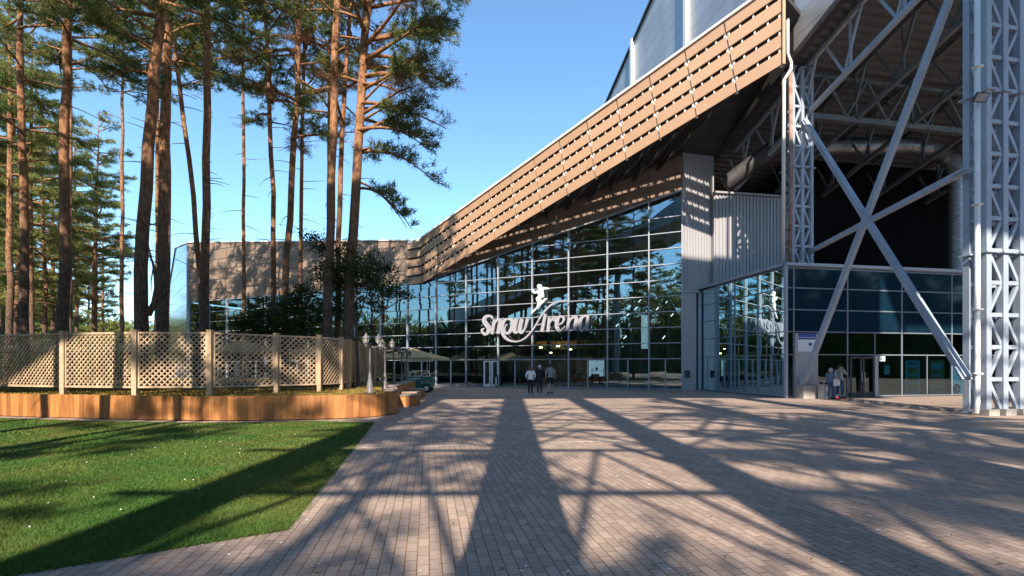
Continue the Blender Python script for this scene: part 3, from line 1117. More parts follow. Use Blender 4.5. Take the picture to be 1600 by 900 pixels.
# grey panel with plinth, notice
c = MB(); c.box(BF(1.12, 1.62, .06), 1.3, .05, 3.24, VH, UH, Z)
c.bar(BF(.47, 2.2, .09), BF(1.77, 2.2, .09), .03, .04)
c.build('metal_panel', M['greyplate'], blk)
c = MB(); c.box(BF(1.1, .32, .36), 1.25, .5, .64, VH, UH, Z)
c.build('brace_plinth', M['concrete'], blk)
nb = MB()
nb.box(BF(1.12, 2.78, .10), 1.02, .03, .9, VH, UH, Z)
nb.box(BF(1.12, 3.14, .118), 1.02, .006, .18, VH, UH, Z, mi=1)
nb.box(BF(1.12, 2.98, .118), 1.02, .006, .09, VH, UH, Z, mi=1)
nb.box(BF(1.30, 2.70, .118), .2, .006, .14, VH, UH, Z, mi=1)
nb.box(BF(1.60, 2.66, .118), .04, .006, .3, VH, UH, Z, mi=2)
nb.box(BF(1.60, 2.44, .118), .04, .006, .12, VH, UH, Z, mi=3)
q = BF(1.12, 2.35, .1)
nbo = nb.build('notice_board', [M['paper'], M['blue'], M['ycanvas'], M['red']], None, q)
tag(nbo, 'white notice board with blue header bars on the grey entrance panel', 'notice board')
# doors
dd = MB()
for (a, b) in ((3.63, 4.33), (4.38, 5.1)):
    for q in (a + .05, b - .05):
        dd.box(BF(q, 1.08, .1), .09, .05, 2.0, VH, UH, Z)
    dd.bar(BF(a + .1, 2.04, .1), BF(b - .1, 2.04, .1), .05, .09)
    dd.bar(BF(a + .1, .16, .1), BF(b - .1, .16, .1), .05, .14)
d_ = dd.build('door', M['darkmetal'], blk)
h = MB(); h.tube([BF(4.28, .8, .17), BF(4.28, 1.3, .17)], .018, 6); h.tube([BF(4.45, .8, .17), BF(4.45, 1.3, .17)], .018, 6)
h.build('handle', M['frame'], d_)
c = MB(); c.box(BF(5.22, 1.08, .06), .2, .12, 2.1, VH, UH, Z)
c.build('door_post', M['frame'], blk)
# door notices
def card(name, s, z, w, hgt, mat, label, cat, extra=(), off=.06):
    mb = MB(); mb.box(BF(s, z, off), w, .014, hgt, VH, UH, Z)
    mats = [mat]
    for (ds, dz, ww, hh, mm) in extra:
        if mm not in mats: mats.append(mm)
        mb.box(BF(s + ds, z + dz, off + .009 + .0012 * mats.index(mm)), ww, .005, hh, VH, UH, Z, mi=mats.index(mm))
    return tag(mb.build(name, mats, None, BF(s, z - hgt / 2, off)), label, cat)


card('door_sticker', 5.62, 1.98, .34, .26, M['paper'], 'small white sticker high on the glass by the entrance door', 'sticker', [(-.08, 0, .06, .12, M['navy']), (.06, .04, .1, .02, M['navy'])])
card('opening_hours_sticker', 6.02, 1.40, .34, .5, M['poster'], 'pale rows of small print stuck on the dark door glass', 'sticker',
     [(-.05, .18, .2, .025, M['greyplate']), (0, .12, .26, .02, M['greyplate']), (-.08, -.02, .1, .08, M['greyplate']), (.08, -.02, .1, .08, M['greyplate']), (-.08, -.14, .1, .08, M['greyplate']), (.08, -.14, .1, .08, M['greyplate'])], off=-.05)
card('poster', 7.72, 1.0, .92, 1.82, M['poster'], 'teal framed poster with three dark photographs behind the entrance glass', 'poster',
     [(0, .74, .6, .1, M['navy']), (0, .36, .62, .34, M['posterdark']), (0, -.08, .62, .34, M['posterdark']), (0, -.5, .62, .34, M['posterdark']), (0, -.78, .6, .04, M['navy'])], off=-.12)
card('poster', 9.28, 1.0, .95, 1.82, M['posterdark'], 'dim colourful picture poster with a green base near the lattice column', 'poster',
     [(0, .6, .7, .3, M['poster']), (-.1, .1, .5, .12, M['interior']), (0, -.5, .85, .2, M['green']), (.1, -.2, .3, .2, M['red']), (0, -.8, .9, .1, M['poster'])], off=-.12)
gb = [(0.03 + .26 * math.cos(a * math.pi / 8) * 0, 0, 0, 0, 0) for a in range(0)]
card('poster', 10.95, 1.08, 1.45, 2.05, M['paper'], 'pale poster with text lines and dark blue globe beside the lattice column', 'poster',
     [(.0, .1, .7, .03, M['navy']), (-.05, .0, .6, .03, M['navy']), (.05, -.2, .7, .03, M['navy']), (.1, -.3, .6, .03, M['navy']), (.2, -.4, .4, .03, M['navy']),
      (-.38, -.72, .34, .3, M['blue']), (.1, .8, 1.2, .24, M['poster'])], off=-.12)
mb = MB()
cx = 10.55
mb.prism([BF(cx + .24 * math.cos(a * math.pi / 10), .38 + .26 * math.sin(a * math.pi / 10), -.095) for a in range(20)], UH * .006)
for (dx, dz, w_, h_) in ((-.08, .08, .1, .07), (.06, -.02, .12, .1), (-.02, -.14, .08, .05)):
    mb.box(BF(cx + dx, .38 + dz, -.0915), w_, .006, h_, VH, UH, Z, mi=1)
tag(mb.build('globe_decal', [M['navy'], M['paper']], None, BF(cx, .1, .085)), 'dark blue round globe decal at the foot of the pale poster', 'decal')

# ------------------------------------------------------------------ lattice towers
def lattice_tower(A, z0, z1, wid, dep, label, seg=1.05, pw=.2):
    root = thing('lattice_tower', (A.x, A.y, z0), label, 'tower', 'lattice towers carrying the hall')
    corner = {}
    for i in range(3):
        for j in range(2):
            p = A + VH * (wid * i / 2) + UH * (dep * j)
            m = MB(); m.box(p + Z * ((z0 + z1) / 2), pw, pw, z1 - z0, VH, UH, Z)
            for k in range(int((z1 - z0) / 5.25) + 1):
                zz = z0 + .02 + k * 5.25
                m.box(p + Z * (zz + .03), pw + .16, pw + .16, .05, VH, UH, Z)
            m.build('post', M['steel'], root)
            corner[(i, j)] = p
    faces = [((0, 0), (1, 0)), ((1, 0), (2, 0)), ((0, 1), (1, 1)), ((1, 1), (2, 1)), ((0, 0), (0, 1)), ((2, 0), (2, 1))]
    n = int((z1 - z0) / seg)
    for fi, (a, b) in enumerate(faces):
        m = MB()
        pa, pb = corner[a], corner[b]
        d = (pb - pa).normalized()
        pa2, pb2 = pa + d * (pw / 2), pb - d * (pw / 2)
        for k in range(n + 1):
            zz = z0 + .12 + k * seg
            if zz > z1: break
            m.bar(pa2 + Z * zz, pb2 + Z * zz, .11, .13)
            if k < n:
                lo, hi = zz + .08, zz + seg - .08
                if (k % 2 == 0) == (fi != 4):
                    m.bar(pa2 + Z * hi, pb2 + Z * lo, .09, .11)
                else:
                    m.bar(pa2 + Z * lo, pb2 + Z * hi, .09, .11)
        m.build('lattice_bracing', M['steel'], root)
    return root


TRA = V(15.42, 15.42, 0)
t1 = lattice_tower(TRA, 0.0, 20.3, 1.36, .5, 'tall grey steel lattice tower standing on the paving by the entrance')
m = MB()
for i in range(3):
    m.box(TRA + VH * (1.36 * i / 2) + Z * .1, .42, .5, .2, VH, UH, Z)
m.build('footing', M['concrete'], t1)
TLA = V(14.74, 24.9, 0)
t2 = lattice_tower(TLA, 6.75, 17.3, 1.12, .6, 'grey steel lattice tower with rusty pipe standing on the entrance block', pw=.17)

# braces
def brace(p, q, w, label):
    m = MB(); m.bar(p, q, w, w)
    d = (Vector(q) - Vector(p)).normalized()
    for e, sgn_ in ((p, 1), (q, -1)):
        m.box(Vector(e) + d * (.2 * sgn_), .5, w + .12, .04, d, d.cross(Z).normalized(), d.cross(Z).cross(d).normalized())
    mid = (Vector(p) + Vector(q)) / 2
    o = m.build('steel_brace', M['steel'], None, mid)
    return tag(o, label, 'brace', 'steel braces between the towers')


brace(V(15.38, 24.9, 14.5), V(14.97, 15.6, 1.2), .21, 'steel brace falling from upper far tower to foot of near tower')
brace(V(15.6, 24.85, 7.58), V(15.0, 15.6, 8.07), .19, 'nearly level steel brace between the two lattice towers')
brace(V(14.38, 23.45, .66), V(16.3, 16.0, 18.0), .21, 'long round ended steel brace rising from the grey panel plinth')

# pipes on towers
m = MB()
x0 = V(14.62, 24.55, 0)
m.tube([P(1230.5, -60, 24.4), P(1230.5, 84, 24.4), P(1236, 98, 24.6), P(1236, 108, 24.6), P(1225, 125, 24.7), P(1224, 410, 24.7)], .085, 8)
tag(m.build('downpipe', M['white'], None, P(1224, 410, 24.7), smooth=True), 'white rain downpipe running down beside the far lattice tower', 'pipe')
m = MB(); m.tube([P(1235, 112, 24.75), P(1236, 278, 24.75), P(1234, 412, 24.75)], .10, 8)
tag(m.build('rusty_pipe', M['rust'], None, P(1235, 412, 24.75), smooth=True), 'rusty brown vertical pipe on the far lattice tower', 'pipe')
m = MB(); m.tube([P(1527, -120, 15.25), P(1527, 630, 15.25), P(1525, 646, 15.2)], .075, 8)
for y in (105, 320, 484, 584):
    m.box(P(1527, y, 15.25), .22, .2, .06)
tag(m.build('downpipe', M['white'], None, P(1527, 646, 15.25), smooth=True), 'pale rain downpipe clamped to the near lattice tower', 'pipe')
fl_ = thing('floodlight', P(1533, 152, 15.0), 'small square floodlight bolted to the near lattice tower', 'floodlight')
m = MB(); q = P(1533, 152, 15.0)
ax = V(.8, -.3, -.25).normalized(); nz = V(-.45, -.75, -.45); nz = (nz - ax * nz.dot(ax)).normalized(); ay = nz.cross(ax)
m.box(q, .34, .28, .1, ax, ay, nz)
hs = m.build('housing', M['darkmetal'], fl_)
m = MB(); m.box(q + nz * .055, .28, .22, .02, ax, ay, nz)
m.build('lens', M['lampglass'], hs)
m = MB(); m.bar(q - nz * .05, q + V(.25, .35, .0), .05)
m.build('bracket', M['darkmetal'], fl_)

# ------------------------------------------------------------------ raised ski hall
hall = thing('ski_hall', (14.7, 25, 17.7), 'huge raised grey ski hall sloping overhead with corrugated underside', 'ski hall')
HS = 0.30
E0 = V(14.7, 25.0, 17.7)


def H(t, w=0.0, z=0.0):
    return E0 - UH * t + VH * w + Z * (HS * t + z)


T0, T1 = -30.0, 34.0
w = MB()
w.prism([H(T0), H(T1), H(T1, 0, 19.6), H(T0, 0, 19.9 - .0)], VH * .25)
w.build('side_wall', M['hallclad'], hall)
w = MB()
w.bar(H(T0, -.03, -.12), H(T1, -.03, -.12), .35, .30)
w.bar(H(T0, 0, 19.95), H(T1, 0, 19.7), .4, .2)
w.build('edge_trim', M['darkmetal'], hall)
for t in (-19.4, -10.0, -1.2, 8.2):
    m = MB(); m.box(H(t, -.16, 10.6), .38, .30, 19.0, UH, VH, Z)
    m.build('pilaster', M['white'], hall)
w = MB(); w.prism([H(T0, .2, 19.7), H(T1, .2, 19.5), H(T1, 30, 19.5), H(T0, 30, 19.7)], Z * .3)
w.prism([H(T0, 30, 0), H(T1, 30, 0), H(T1, 30, 19.6), H(T0, 30, 19.6)], VH * .25)
w.prism([H(T0, 0.2, 0), H(T0, 30, 0), H(T0, 30, 19.6), H(T0, .2, 19.6)], UH * .25)
w.build('roof', M['hallclad'], hall)
w = MB()
pitch = .42
n = int((T1 - T0) / pitch)
for i in range(n):
    t = T0 + i * pitch
    xs = [0, .38, .5, .88, 1.0]; hs_ = [0, 0, .13, .13, 0]
    for k in range(4):
        a, b = t + pitch * xs[k], t + pitch * xs[k + 1]
        w.quad(H(a, .25, hs_[k]), H(b, .25, hs_[k + 1]), H(b, 30, hs_[k + 1]), H(a, 30, hs_[k]))
w.build('corrugated_soffit', M['soffit'], hall)
for wofs in (1.0, 4.0, 7.6, 11.6, 16.0):
    m = MB()
    zc = -2.7
    m.bar(H(-6, wofs, zc), H(26, wofs, zc), .20, .22)
    m.bar(H(-6, wofs, -.2), H(26, wofs, -.2), .16, .2)
    t = -5.5
    k = 0
    while t < 25:
        m.bar(H(t, wofs, zc + .1), H(t + .9, wofs, -.3), .10, .10)
        m.bar(H(t + .35, wofs, zc + .1), H(t + .3, wofs, -.3), .09, .09)
        m.bar(H(t, wofs, zc + .1), H(t - 1.1, wofs, -.3), .10, .10)
        t += 2.6
    m.build('roof_truss', M['steel'] if wofs < 3 else M['steelshade'], hall)
m = MB()
q0 = V(15.5, 25.15, 14.9)
m.bar(q0, q0 + VH * 26, .28, .30)
m.bar(q0 + Z * 2.3 + UH * .2, q0 + VH * 26 + Z * 2.3 + UH * .2, .2, .2)
for k in range(10):
    a = q0 + VH * (k * 2.6)
    m.bar(a + Z * .15, a + VH * 1.3 + Z * 2.2, .12)
    m.bar(a + VH * 1.3 + Z * 2.2, a + VH * 2.6 + Z * .15, .12)
m.build('cross_beam', M['steelshade'], hall)
# rear enclosure under the hall
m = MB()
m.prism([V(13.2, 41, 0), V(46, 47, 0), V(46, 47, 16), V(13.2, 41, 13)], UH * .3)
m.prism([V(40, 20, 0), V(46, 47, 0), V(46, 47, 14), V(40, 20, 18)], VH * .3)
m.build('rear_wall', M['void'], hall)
m = MB()
corrugated(m, V(13.2, 31.0, 0), V(18.6, 31.9, 0), 6.2, 12.9, .24, .06)
m.prism([V(13.2, 31.05, 6.2), V(18.6, 31.95, 6.2), V(18.6, 31.95, 12.9), V(13.2, 31.05, 12.9)], UH * .2)
m.bar(V(13.2, 30.95, 12.95), V(18.6, 31.85, 12.95), .3, .12)
m.build('corrugated_wall', M['corr'], hall)
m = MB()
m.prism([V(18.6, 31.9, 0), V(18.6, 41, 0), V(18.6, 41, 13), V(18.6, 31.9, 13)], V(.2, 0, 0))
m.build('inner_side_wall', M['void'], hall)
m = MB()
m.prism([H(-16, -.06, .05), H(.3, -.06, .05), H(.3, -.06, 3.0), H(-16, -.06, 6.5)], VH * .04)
m.build('canopy_shade_panel', M['soffitdark'], hall)  # dark panel added over the hall wall, stands in for canopy shade
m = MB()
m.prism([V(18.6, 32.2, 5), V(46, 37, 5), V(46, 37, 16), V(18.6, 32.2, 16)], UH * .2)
m.build('shade_back_panel', M['void'], hall)  # black wall added behind the ducts to paint the deep shade there
# ducts
def ribbed(mb, pts, r, n=14):
    pts = [Vector(p) for p in pts]
    out, rr = [], []
    for i in range(len(pts) - 1):
        L = (pts[i + 1] - pts[i]).length
        k = max(2, int(L / .09))
        for j in range(k):
            out.append(pts[i].lerp(pts[i + 1], j / k)); rr.append(r if j % 2 else r * 1.05)
    out.append(pts[-1]); rr.append(r)
    mb.tube(out, rr, n)


m = MB()
ribbed(m, [V(18.0, 30.5, 15.6), V(25.4, 30.3, 15.6), V(26.6, 29.9, 15.2), V(27.2, 29.3, 14.3), V(27.3, 29.0, 13.2), V(27.3, 29.0, 6.8)], .46)
tag(m.build('ventilation_duct', M['duct'], None, V(27.3, 29, 6.7), smooth=True), 'thick silver ribbed duct bending down behind the near tower', 'duct')
m = MB()
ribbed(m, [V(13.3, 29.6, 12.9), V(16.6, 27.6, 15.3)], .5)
tag(m.build('ventilation_duct', M['ductshade'], None, V(13.3, 29.6, 12.9), smooth=True), 'dark straight duct rising in shadow under the canopy corner', 'duct')

# ------------------------------------------------------------------ structure behind the viewer that throws the shadows
bh = thing('elevated_slope_hall', (0, -7, 14), 'long raised hall of the ski slope standing behind the viewer on pylons', 'ski hall')
xs = [-64, -30, -13, -6, -3.4, 7.8, 11, 19.2]
zb_ = [10.5, 16.5, 20.9, 22.8, 23.8, 24.5, 24.4, 24.3]
zt_ = [14, 19.5, 23.6, 26.6, 31.0, 31.0, 33.4, 33.8]
m = MB()
for i in range(len(xs) - 1):
    a, b = xs[i], xs[i + 1]
    m.hexa([V(a, -10, zb_[i]), V(b, -10, zb_[i + 1]), V(b, -3, zb_[i + 1]), V(a, -3, zb_[i]),
            V(a, -10, zt_[i]), V(b, -10, zt_[i + 1]), V(b, -3, zt_[i + 1]), V(a, -3, zt_[i])])
m.build('hall_body', M['hallclad'], bh)


def zbot(x):
    return float(np.interp(x, xs, zb_))


pyl = [(0.08, -2.3, 1.0, 'X'), (3.1, -9.2, .9, ''), (7.5, -9.2, .95, ''), (11.5, -9.2, .9, ''), (-3.7, -9.2, .9, ''), (-22, -9.2, .9, ''), (-42, -9.2, .9, '')]
for (x, y, wd, _) in pyl:
    m = MB(); m.box(V(x, y, (zbot(x) + .3) / 2), wd, .6, zbot(x) + .3)
    m.build('pylon', M['steel'], bh)
m = MB()
px_ = sorted([p[0] for p in pyl if p[0] > -5])
for zz in (11.0, 13.2, 15.2, 16.9, 18.3):
    m.bar(V(-5, -9.2, zz - .0), V(19, -9.2, zz + .1), .12, .13)
for a, b in zip(px_[:-1], px_[1:]):
    for (z0, z1) in ((8.0, 13.2), (13.2, 15.2), (15.2, 18.3)):
        c = (a + b) / 2
        m.bar(V(a, -9.25, z0), V(c, -9.25, z1), .10); m.bar(V(b, -9.25, z0), V(c, -9.25, z1), .10)
        m.bar(V(a, -9.1, z1), V(b, -9.1, z0), .07)
rb = random.Random(12)
for k in range(26):
    xa = rb.uniform(-5, 18); zz = rb.uniform(13.5, 20.5)
    m.bar(V(xa, -8.9, zz), V(xa + rb.choice([-1, 1]) * rb.uniform(1.5, 4.5), -8.9, min(zz + rb.uniform(1.0, 4.5), 23)), rb.uniform(.06, .14))
for k in range(34):
    xa = rb.uniform(2.5, 18); zz = rb.uniform(10.5, 17)
    m.bar(V(xa, -8.7, zz), V(xa + rb.choice([-1, 1]) * rb.uniform(1.2, 4.0), -8.7, zz + rb.uniform(.6, 3.8)), rb.uniform(.08, .22))
for zz in (14.2, 16.0, 17.6, 19.4, 20.6):
    m.bar(V(-5, -8.8, zz), V(19, -8.8, zz + rb.uniform(-.3, .3)), .07, .07)
m.build('bracing', M['steel'], bh)

# ------------------------------------------------------------------ planter, fence
TZ = 0.72
WALL = [(-36, 21.0), (-24, 17.4), (-16.4, 15.2), (-12.7, 14.4), (-9.3, 13.85), (-7.4, 13.9), (-5.75, 14.2), (-4.75, 14.6), (-4.15, 15.2), (-3.92, 16.1), (-4.2, 17.3), (-4.72, 19.2), (-5.12, 22.0), (-5.38, 25.0), (-5.6, 27.5)]
wp = catmull([(x, y, 0) for x, y in WALL], 10)
wp = [V(p[0], p[1], 0) for p in wp]
# resample
res = [wp[0]]
acc = 0
BW = 0.185
for a, b in zip(wp[:-1], wp[1:]):
    L = (b - a).length
    while acc + L >= BW:
        f = (BW - acc) / L
        a = a.lerp(b, f); L = (b - a).length; acc = 0
        res.append(a.copy())
    acc += L
planter = thing('raised_planter', (-7, 14, 0), 'curved raised bed edged with orange stained vertical planks', 'planter')
m = MB(); cap = MB()
rr = random.Random(4)
for a, b in zip(res[:-1], res[1:]):
    d = (b - a).normalized(); nn = V(d.y, -d.x, 0)
    off = rr.uniform(0, .006)
    m.box((a + b) / 2 + nn * off + Z * (TZ / 2 + .01 + rr.uniform(-.004, .004)), (b - a).length - .005, .03, TZ - .02, d, nn, Z)
m.build('plank_wall', M['plank'], planter)
k0 = next(i for i, p in enumerate(res) if p.y > 16.3 and p.x > -6)
for i in range(k0, len(res) - 6, 6):
    a, b = res[i], res[min(i + 6, len(res) - 1)]
    d = (b - a).normalized(); nn = V(d.y, -d.x, 0)
    cap.box((a + b) / 2 - nn * .22 + Z * (TZ + .035), (b - a).length - .01, .5, .05, d, nn, Z)
cap.build('cap_board', M['benchtop'], planter)
m = MB()
poly = [V(p.x, p.y, 0) for p in res[::4]] + [res[-1]]
inner = [p for p in poly] + [V(-12, 34, 0), V(-36, 40, 0)]
m.add([(p.x, p.y, TZ - .05) for p in inner], [tuple(range(len(inner)))])
m.build('soil', M['drygrass'], planter)
POLY2 = [(p.x, p.y) for p in inner]
o = fast_tris('grass_tuft', blades(26000, 14.0, 22, POLY2, TZ - .05, .03, .10, 0.004), M['drygrass'])
tag(o, 'sparse dry yellow grass growing in the raised bed', 'grass', kind='stuff')

posts = [(-18.6, 16.4), (-14.35, 15.15), (-11.65, 14.65), (-9.4, 14.75), (-8.05, 16.2), (-6.95, 17.1), (-6.6, 18.3), (-6.75, 19.6), (-6.95, 21.4), (-7.2, 23.4), (-7.5, 25.8), (-7.75, 28.2)]
posts = [(-27.5, 19.2), (-22.9, 17.8)] + posts
fence = thing('lattice_fence', (-9.4, 14.75, TZ), 'weathered wooden trellis fence with diagonal lattice on the planter', 'fence')
FT, FB = 2.66, .92
for x, y in posts:
    m = MB(); m.box(V(x, y, (TZ - .06 + FT + .03) / 2), .14, .14, FT + .03 - TZ + .06)
    m.box(V(x, y, FT + .05), .17, .17, .03)
    m.build('post', M['fence'], fence)


def clip_seg(c, dirx, dirz, x0, x1, z0, z1):
    # line through (c, z0) direction (dirx,dirz) clipped to the rectangle
    ts_ = []
    lo, hi = -1e9, 1e9
    for p, d, a, b in ((c, dirx, x0, x1), (z0, dirz, z0, z1)):
        t0, t1 = (a - p) / d, (b - p) / d
        lo = max(lo, min(t0, t1)); hi = min(hi, max(t0, t1))
    return (lo, hi) if hi - lo > .03 else None


for (a, b) in zip(posts[:-1], posts[1:]):
    A, B = V(a[0], a[1], 0), V(b[0], b[1], 0)
    d = (B - A).normalized(); nn = V(d.y, -d.x, 0)
    if nn.y > 0: nn = -nn
    L = (B - A).length
    x0, x1 = .09, L - .09
    m = MB()
    m.bar(A + d * x0 + Z * (FT - .03), A + d * x1 + Z * (FT - .03), .06, .06)
    m.bar(A + d * x0 + Z * (FB + .03), A + d * x1 + Z * (FB + .03), .06, .06)
    for xx in (x0 + .02, x1 - .02):
        m.bar(A + d * xx + Z * (FB + .06), A + d * xx + Z * (FT - .06), .05, .04, d)
    z0, z1 = FB + .05, FT - .05
    pitch = .175
    for s_ in (1, -1):
        c = x0 - (z1 - z0) if s_ > 0 else x0
        end = x1 if s_ > 0 else x1 + (z1 - z0)
        c += .04
        while c < end:
            r = clip_seg(c, s_ * 1.0, 1.0, x0 + .02, x1 - .02, z0, z1)
            if r:
                p = A + d * (c + s_ * r[0]) + Z * (z0 + r[0]) + nn * (.012 * s_)
                q = A + d * (c + s_ * r[1]) + Z * (z0 + r[1]) + nn * (.012 * s_)
                m.bar(p, q, .016, .038)
            c += pitch
    m.build('lattice_panel', M['fence'], fence)

# ------------------------------------------------------------------ lamps, benches, parasols, cart, bins
def lamp_at(x, y, z0, h, label, mat, rz=0.0, rmat=None):
    r = thing('lamp_post', (x, y, z0), label, 'lamp post', 'lantern posts on the planter')
    c = V(x, y, z0)
    s = h / 2.0
    m = MB()
    m.lathe(c, [(.14 * s, 0), (.14 * s, .04), (.115 * s, .09), (.105 * s, .28), (.07 * s, .46), (.06 * s, .56), (.066 * s, .58), (.045 * s, .62), (.036 * s, 1.1 * s), (.030 * s, h * .82), (.05 * s, h * .83), (.05 * s, h * .85), (.02 * s, h * .86)], 12)
    m.build('post', mat, r, smooth=True)
    for k in range(3):
        a = rz + k * 2 * math.pi / 3
        d = V(math.cos(a), math.sin(a), 0)
        R = .27 * s
        m = MB()
        m.tube([c + Z * (h * .80), c + d * (R * .5) + Z * (h * .775), c + d * R + Z * (h * .80), c + d * R + Z * (h * .83)], .014, 6)
        m.build('arm', mat, r, smooth=True)
        e = c + d * R + Z * (h * .83)
        m = MB()
        m.tube([e, e + Z * .03, e + Z * .05], [.02, .05, .05], 6)
        m.tube([e + Z * .20 * s, e + Z * .22 * s, e + Z * .30 * s, e + Z * .33 * s, e + Z * .37 * s], [.125 * s, .12 * s, .035 * s, .02, .006], 6)
        for q in range(6):
            t = q * math.pi / 3
            u = V(math.cos(t), math.sin(t), 0)
            m.bar(e + u * (.062 * s) + Z * .05, e + u * (.105 * s) + Z * (.20 * s), .014)
        ln = m.build('lantern', mat, r)
        m = MB(); m.tube([e + Z * .05, e + Z * .20 * s], [.055 * s, .095 * s], 6)
        m.build('lantern_glass', M['lampglass'], ln)
    return r


lamp_at(-4.77, 15.9, TZ - .05, 2.0, 'sunlit three lantern lamp post at the front of the raised bed', M['ironsunlit'], .35)
lamp_at(-4.72, 17.6, TZ - .05, 1.92, 'dark three lantern lamp post second from the front of the bed', M['iron'], .1)
lamp_at(-5.65, 22.6, TZ - .05, 1.9, 'dark lamp post third in the row, before the beige parasol', M['iron'], .6)
lamp_at(-5.78, 24.8, TZ - .05, 1.86, 'black lamp post fourth in the row, partly behind another', M['iron'], .2)
lamp_at(-6.0, 27.0, TZ - .05, 1.82, 'black lamp post farthest along the raised bed near the glass', M['iron'], 1.0)

for (x, y, lab) in ((-4.18, 19.3, 'nearest of the orange plank bench boxes against the planter side'), (-4.6, 21.6, 'middle orange plank bench box against the planter side'), (-4.86, 24.2, 'farthest orange plank bench box by the green cart')):
    b = thing('bench_box', (x, y, 0), lab, 'bench', 'bench boxes along the planter')
    m = MB()
    for k in range(4):
        m.box(V(x - .255 + k * .17, y - .52, .2), .16, .03, .4); m.box(V(x - .255 + k * .17, y + .52, .2), .16, .03, .4)
    for k in range(6):
        m.box(V(x + .335, y - .42 + k * .168, .2), .03, .158, .4); m.box(V(x - .335, y - .42 + k * .168, .2), .03, .158, .4)
    m.build('plank_side', M['plank'], b)
    m = MB()
    for k in range(4):
        m.box(V(x - .278 + k * .185, y, .425), .177, 1.12, .045)
    m.build('seat', M['benchtop'], b)


def parasol(x, y, z0, R, zr, za, mat, label, sides=8, rot=0.0, group='canvas parasols on the terrace'):
    r = thing('parasol', (x, y, z0), label, 'parasol', group)
    m = MB()
    pts = [V(x, y, za)]
    nn = sides * 4
    for ring in (.33, .66, 1.0):
        for k in range(nn):
            a = rot + 2 * math.pi * k / nn
            f = (k % 4) / 4.0
            sag = 1 - .04 * math.sin(math.pi * f)
            ap = math.cos(math.pi / sides) / math.cos((f - .5) * 2 * math.pi / sides)
            pts.append(V(x + R * ring * ap * sag * math.cos(a), y + R * ring * ap * sag * math.sin(a), za + (zr - za) * ring ** .9 - .02 * math.sin(math.pi * f)))
    f = [(0, 1 + k, 1 + (k + 1) % nn) for k in range(nn)]
    for q in range(2):
        for k in range(nn):
            a = 1 + q * nn
            f.append((a + k, a + nn + k, a + nn + (k + 1) % nn, a + (k + 1) % nn))
    m.add(pts, f)
    vv = len(m.v)
    low = [p + V(0, 0, -.09) for p in pts[1 + 2 * nn:]]
    m.add(pts[1 + 2 * nn:] + low, [(k, nn + k, nn + (k + 1) % nn, (k + 1) % nn) for k in range(nn)])
    m.build('canopy', mat, r)
    m = MB(); m.tube([V(x, y, z0), V(x, y, za + .06)], .035, 8)
    m.build('pole', M['darkmetal'], r)
    m = MB()
    for k in range(sides):
        a = rot + 2 * math.pi * k / sides
        m.bar(V(x, y, za - .06), V(x + R * .96 * math.cos(a), y + R * .96 * math.sin(a), zr - .05), .025)
    m.build('ribs', M['timber'], r)
    return r


parasol(-6.35, 30.0, 0, 2.7, 2.13, 2.74, M['canvas'], 'wide beige square parasol in front of the dark glass', 4, .62)
parasol(-23.5, 24, TZ, 2.2, 2.35, 3.0, M['ycanvas'], 'ochre parasol behind the left end of the trellis fence', 8, .2)
parasol(-18.0, 23, TZ, 2.3, 2.3, 2.95, M['ycanvas'], 'ochre parasol behind the fence between two tall trunks', 8, .5)
parasol(-13.5, 24, TZ, 2.1, 2.3, 2.95, M['ycanvas'], 'ochre parasol behind the third fence panel', 8, .1)
parasol(-10.4, 26, TZ, 2.1, 2.25, 2.85, M['ycanvas'], 'ochre parasol behind the fence under the dark shrubs', 8, .35)


def cafe_set(x, y, rz, label, mat):
    t = thing('cafe_table', (x, y, TZ - .05), label, 'table', 'cafe tables behind the fence')
    m = MB(); m.lathe(V(x, y, TZ - .05), [(.42, .70), (.42, .735)], 16); m.build('tabletop', M['white'], t)
    m = MB(); m.lathe(V(x, y, TZ - .05), [(.22, 0), (.22, .03), (.04, .05), (.04, .7)], 10); m.build('pedestal', M['darkmetal'], t)
    for k in range(2):
        a = rz + k * math.pi
        c = V(x + .75 * math.cos(a), y + .75 * math.sin(a), TZ - .05)
        d = V(math.cos(a), math.sin(a), 0); s = V(-d.y, d.x, 0)
        ch = thing('cafe_chair', c, ('white' if mat == 'white' else 'dark red') + ' cafe chair ' + ('left' if k else 'right') + ' of the ' + label, 'chair', 'cafe chairs behind the fence')
        m = MB(); m.box(c + Z * .45, .42, .42, .04, d, s, Z); m.build('seat', M[mat], ch)
        m = MB(); m.box(c + d * .22 + Z * .72, .03, .42, .46, d, s, Z); m.build('backrest', M[mat], ch)
        for (p, q) in ((1, 1), (1, -1), (-1, 1), (-1, -1)):
            m = MB(); m.bar(c + d * (.18 * p) + s * (.18 * q), c + d * (.18 * p) + s * (.18 * q) + Z * .43, .03)
            m.build('leg', M['darkmetal'], ch)


cafe_set(-20.5, 20.5, .4, 'cafe table behind the left fence panel', 'red')
cafe_set(-15.6, 20.6, 1.0, 'cafe table behind the second fence panel', 'white')
cafe_set(-12.2, 19.2, .2, 'cafe table behind the third fence panel', 'white')
cafe_set(-9.3, 20.5, .8, 'cafe table behind the fourth fence panel', 'red')

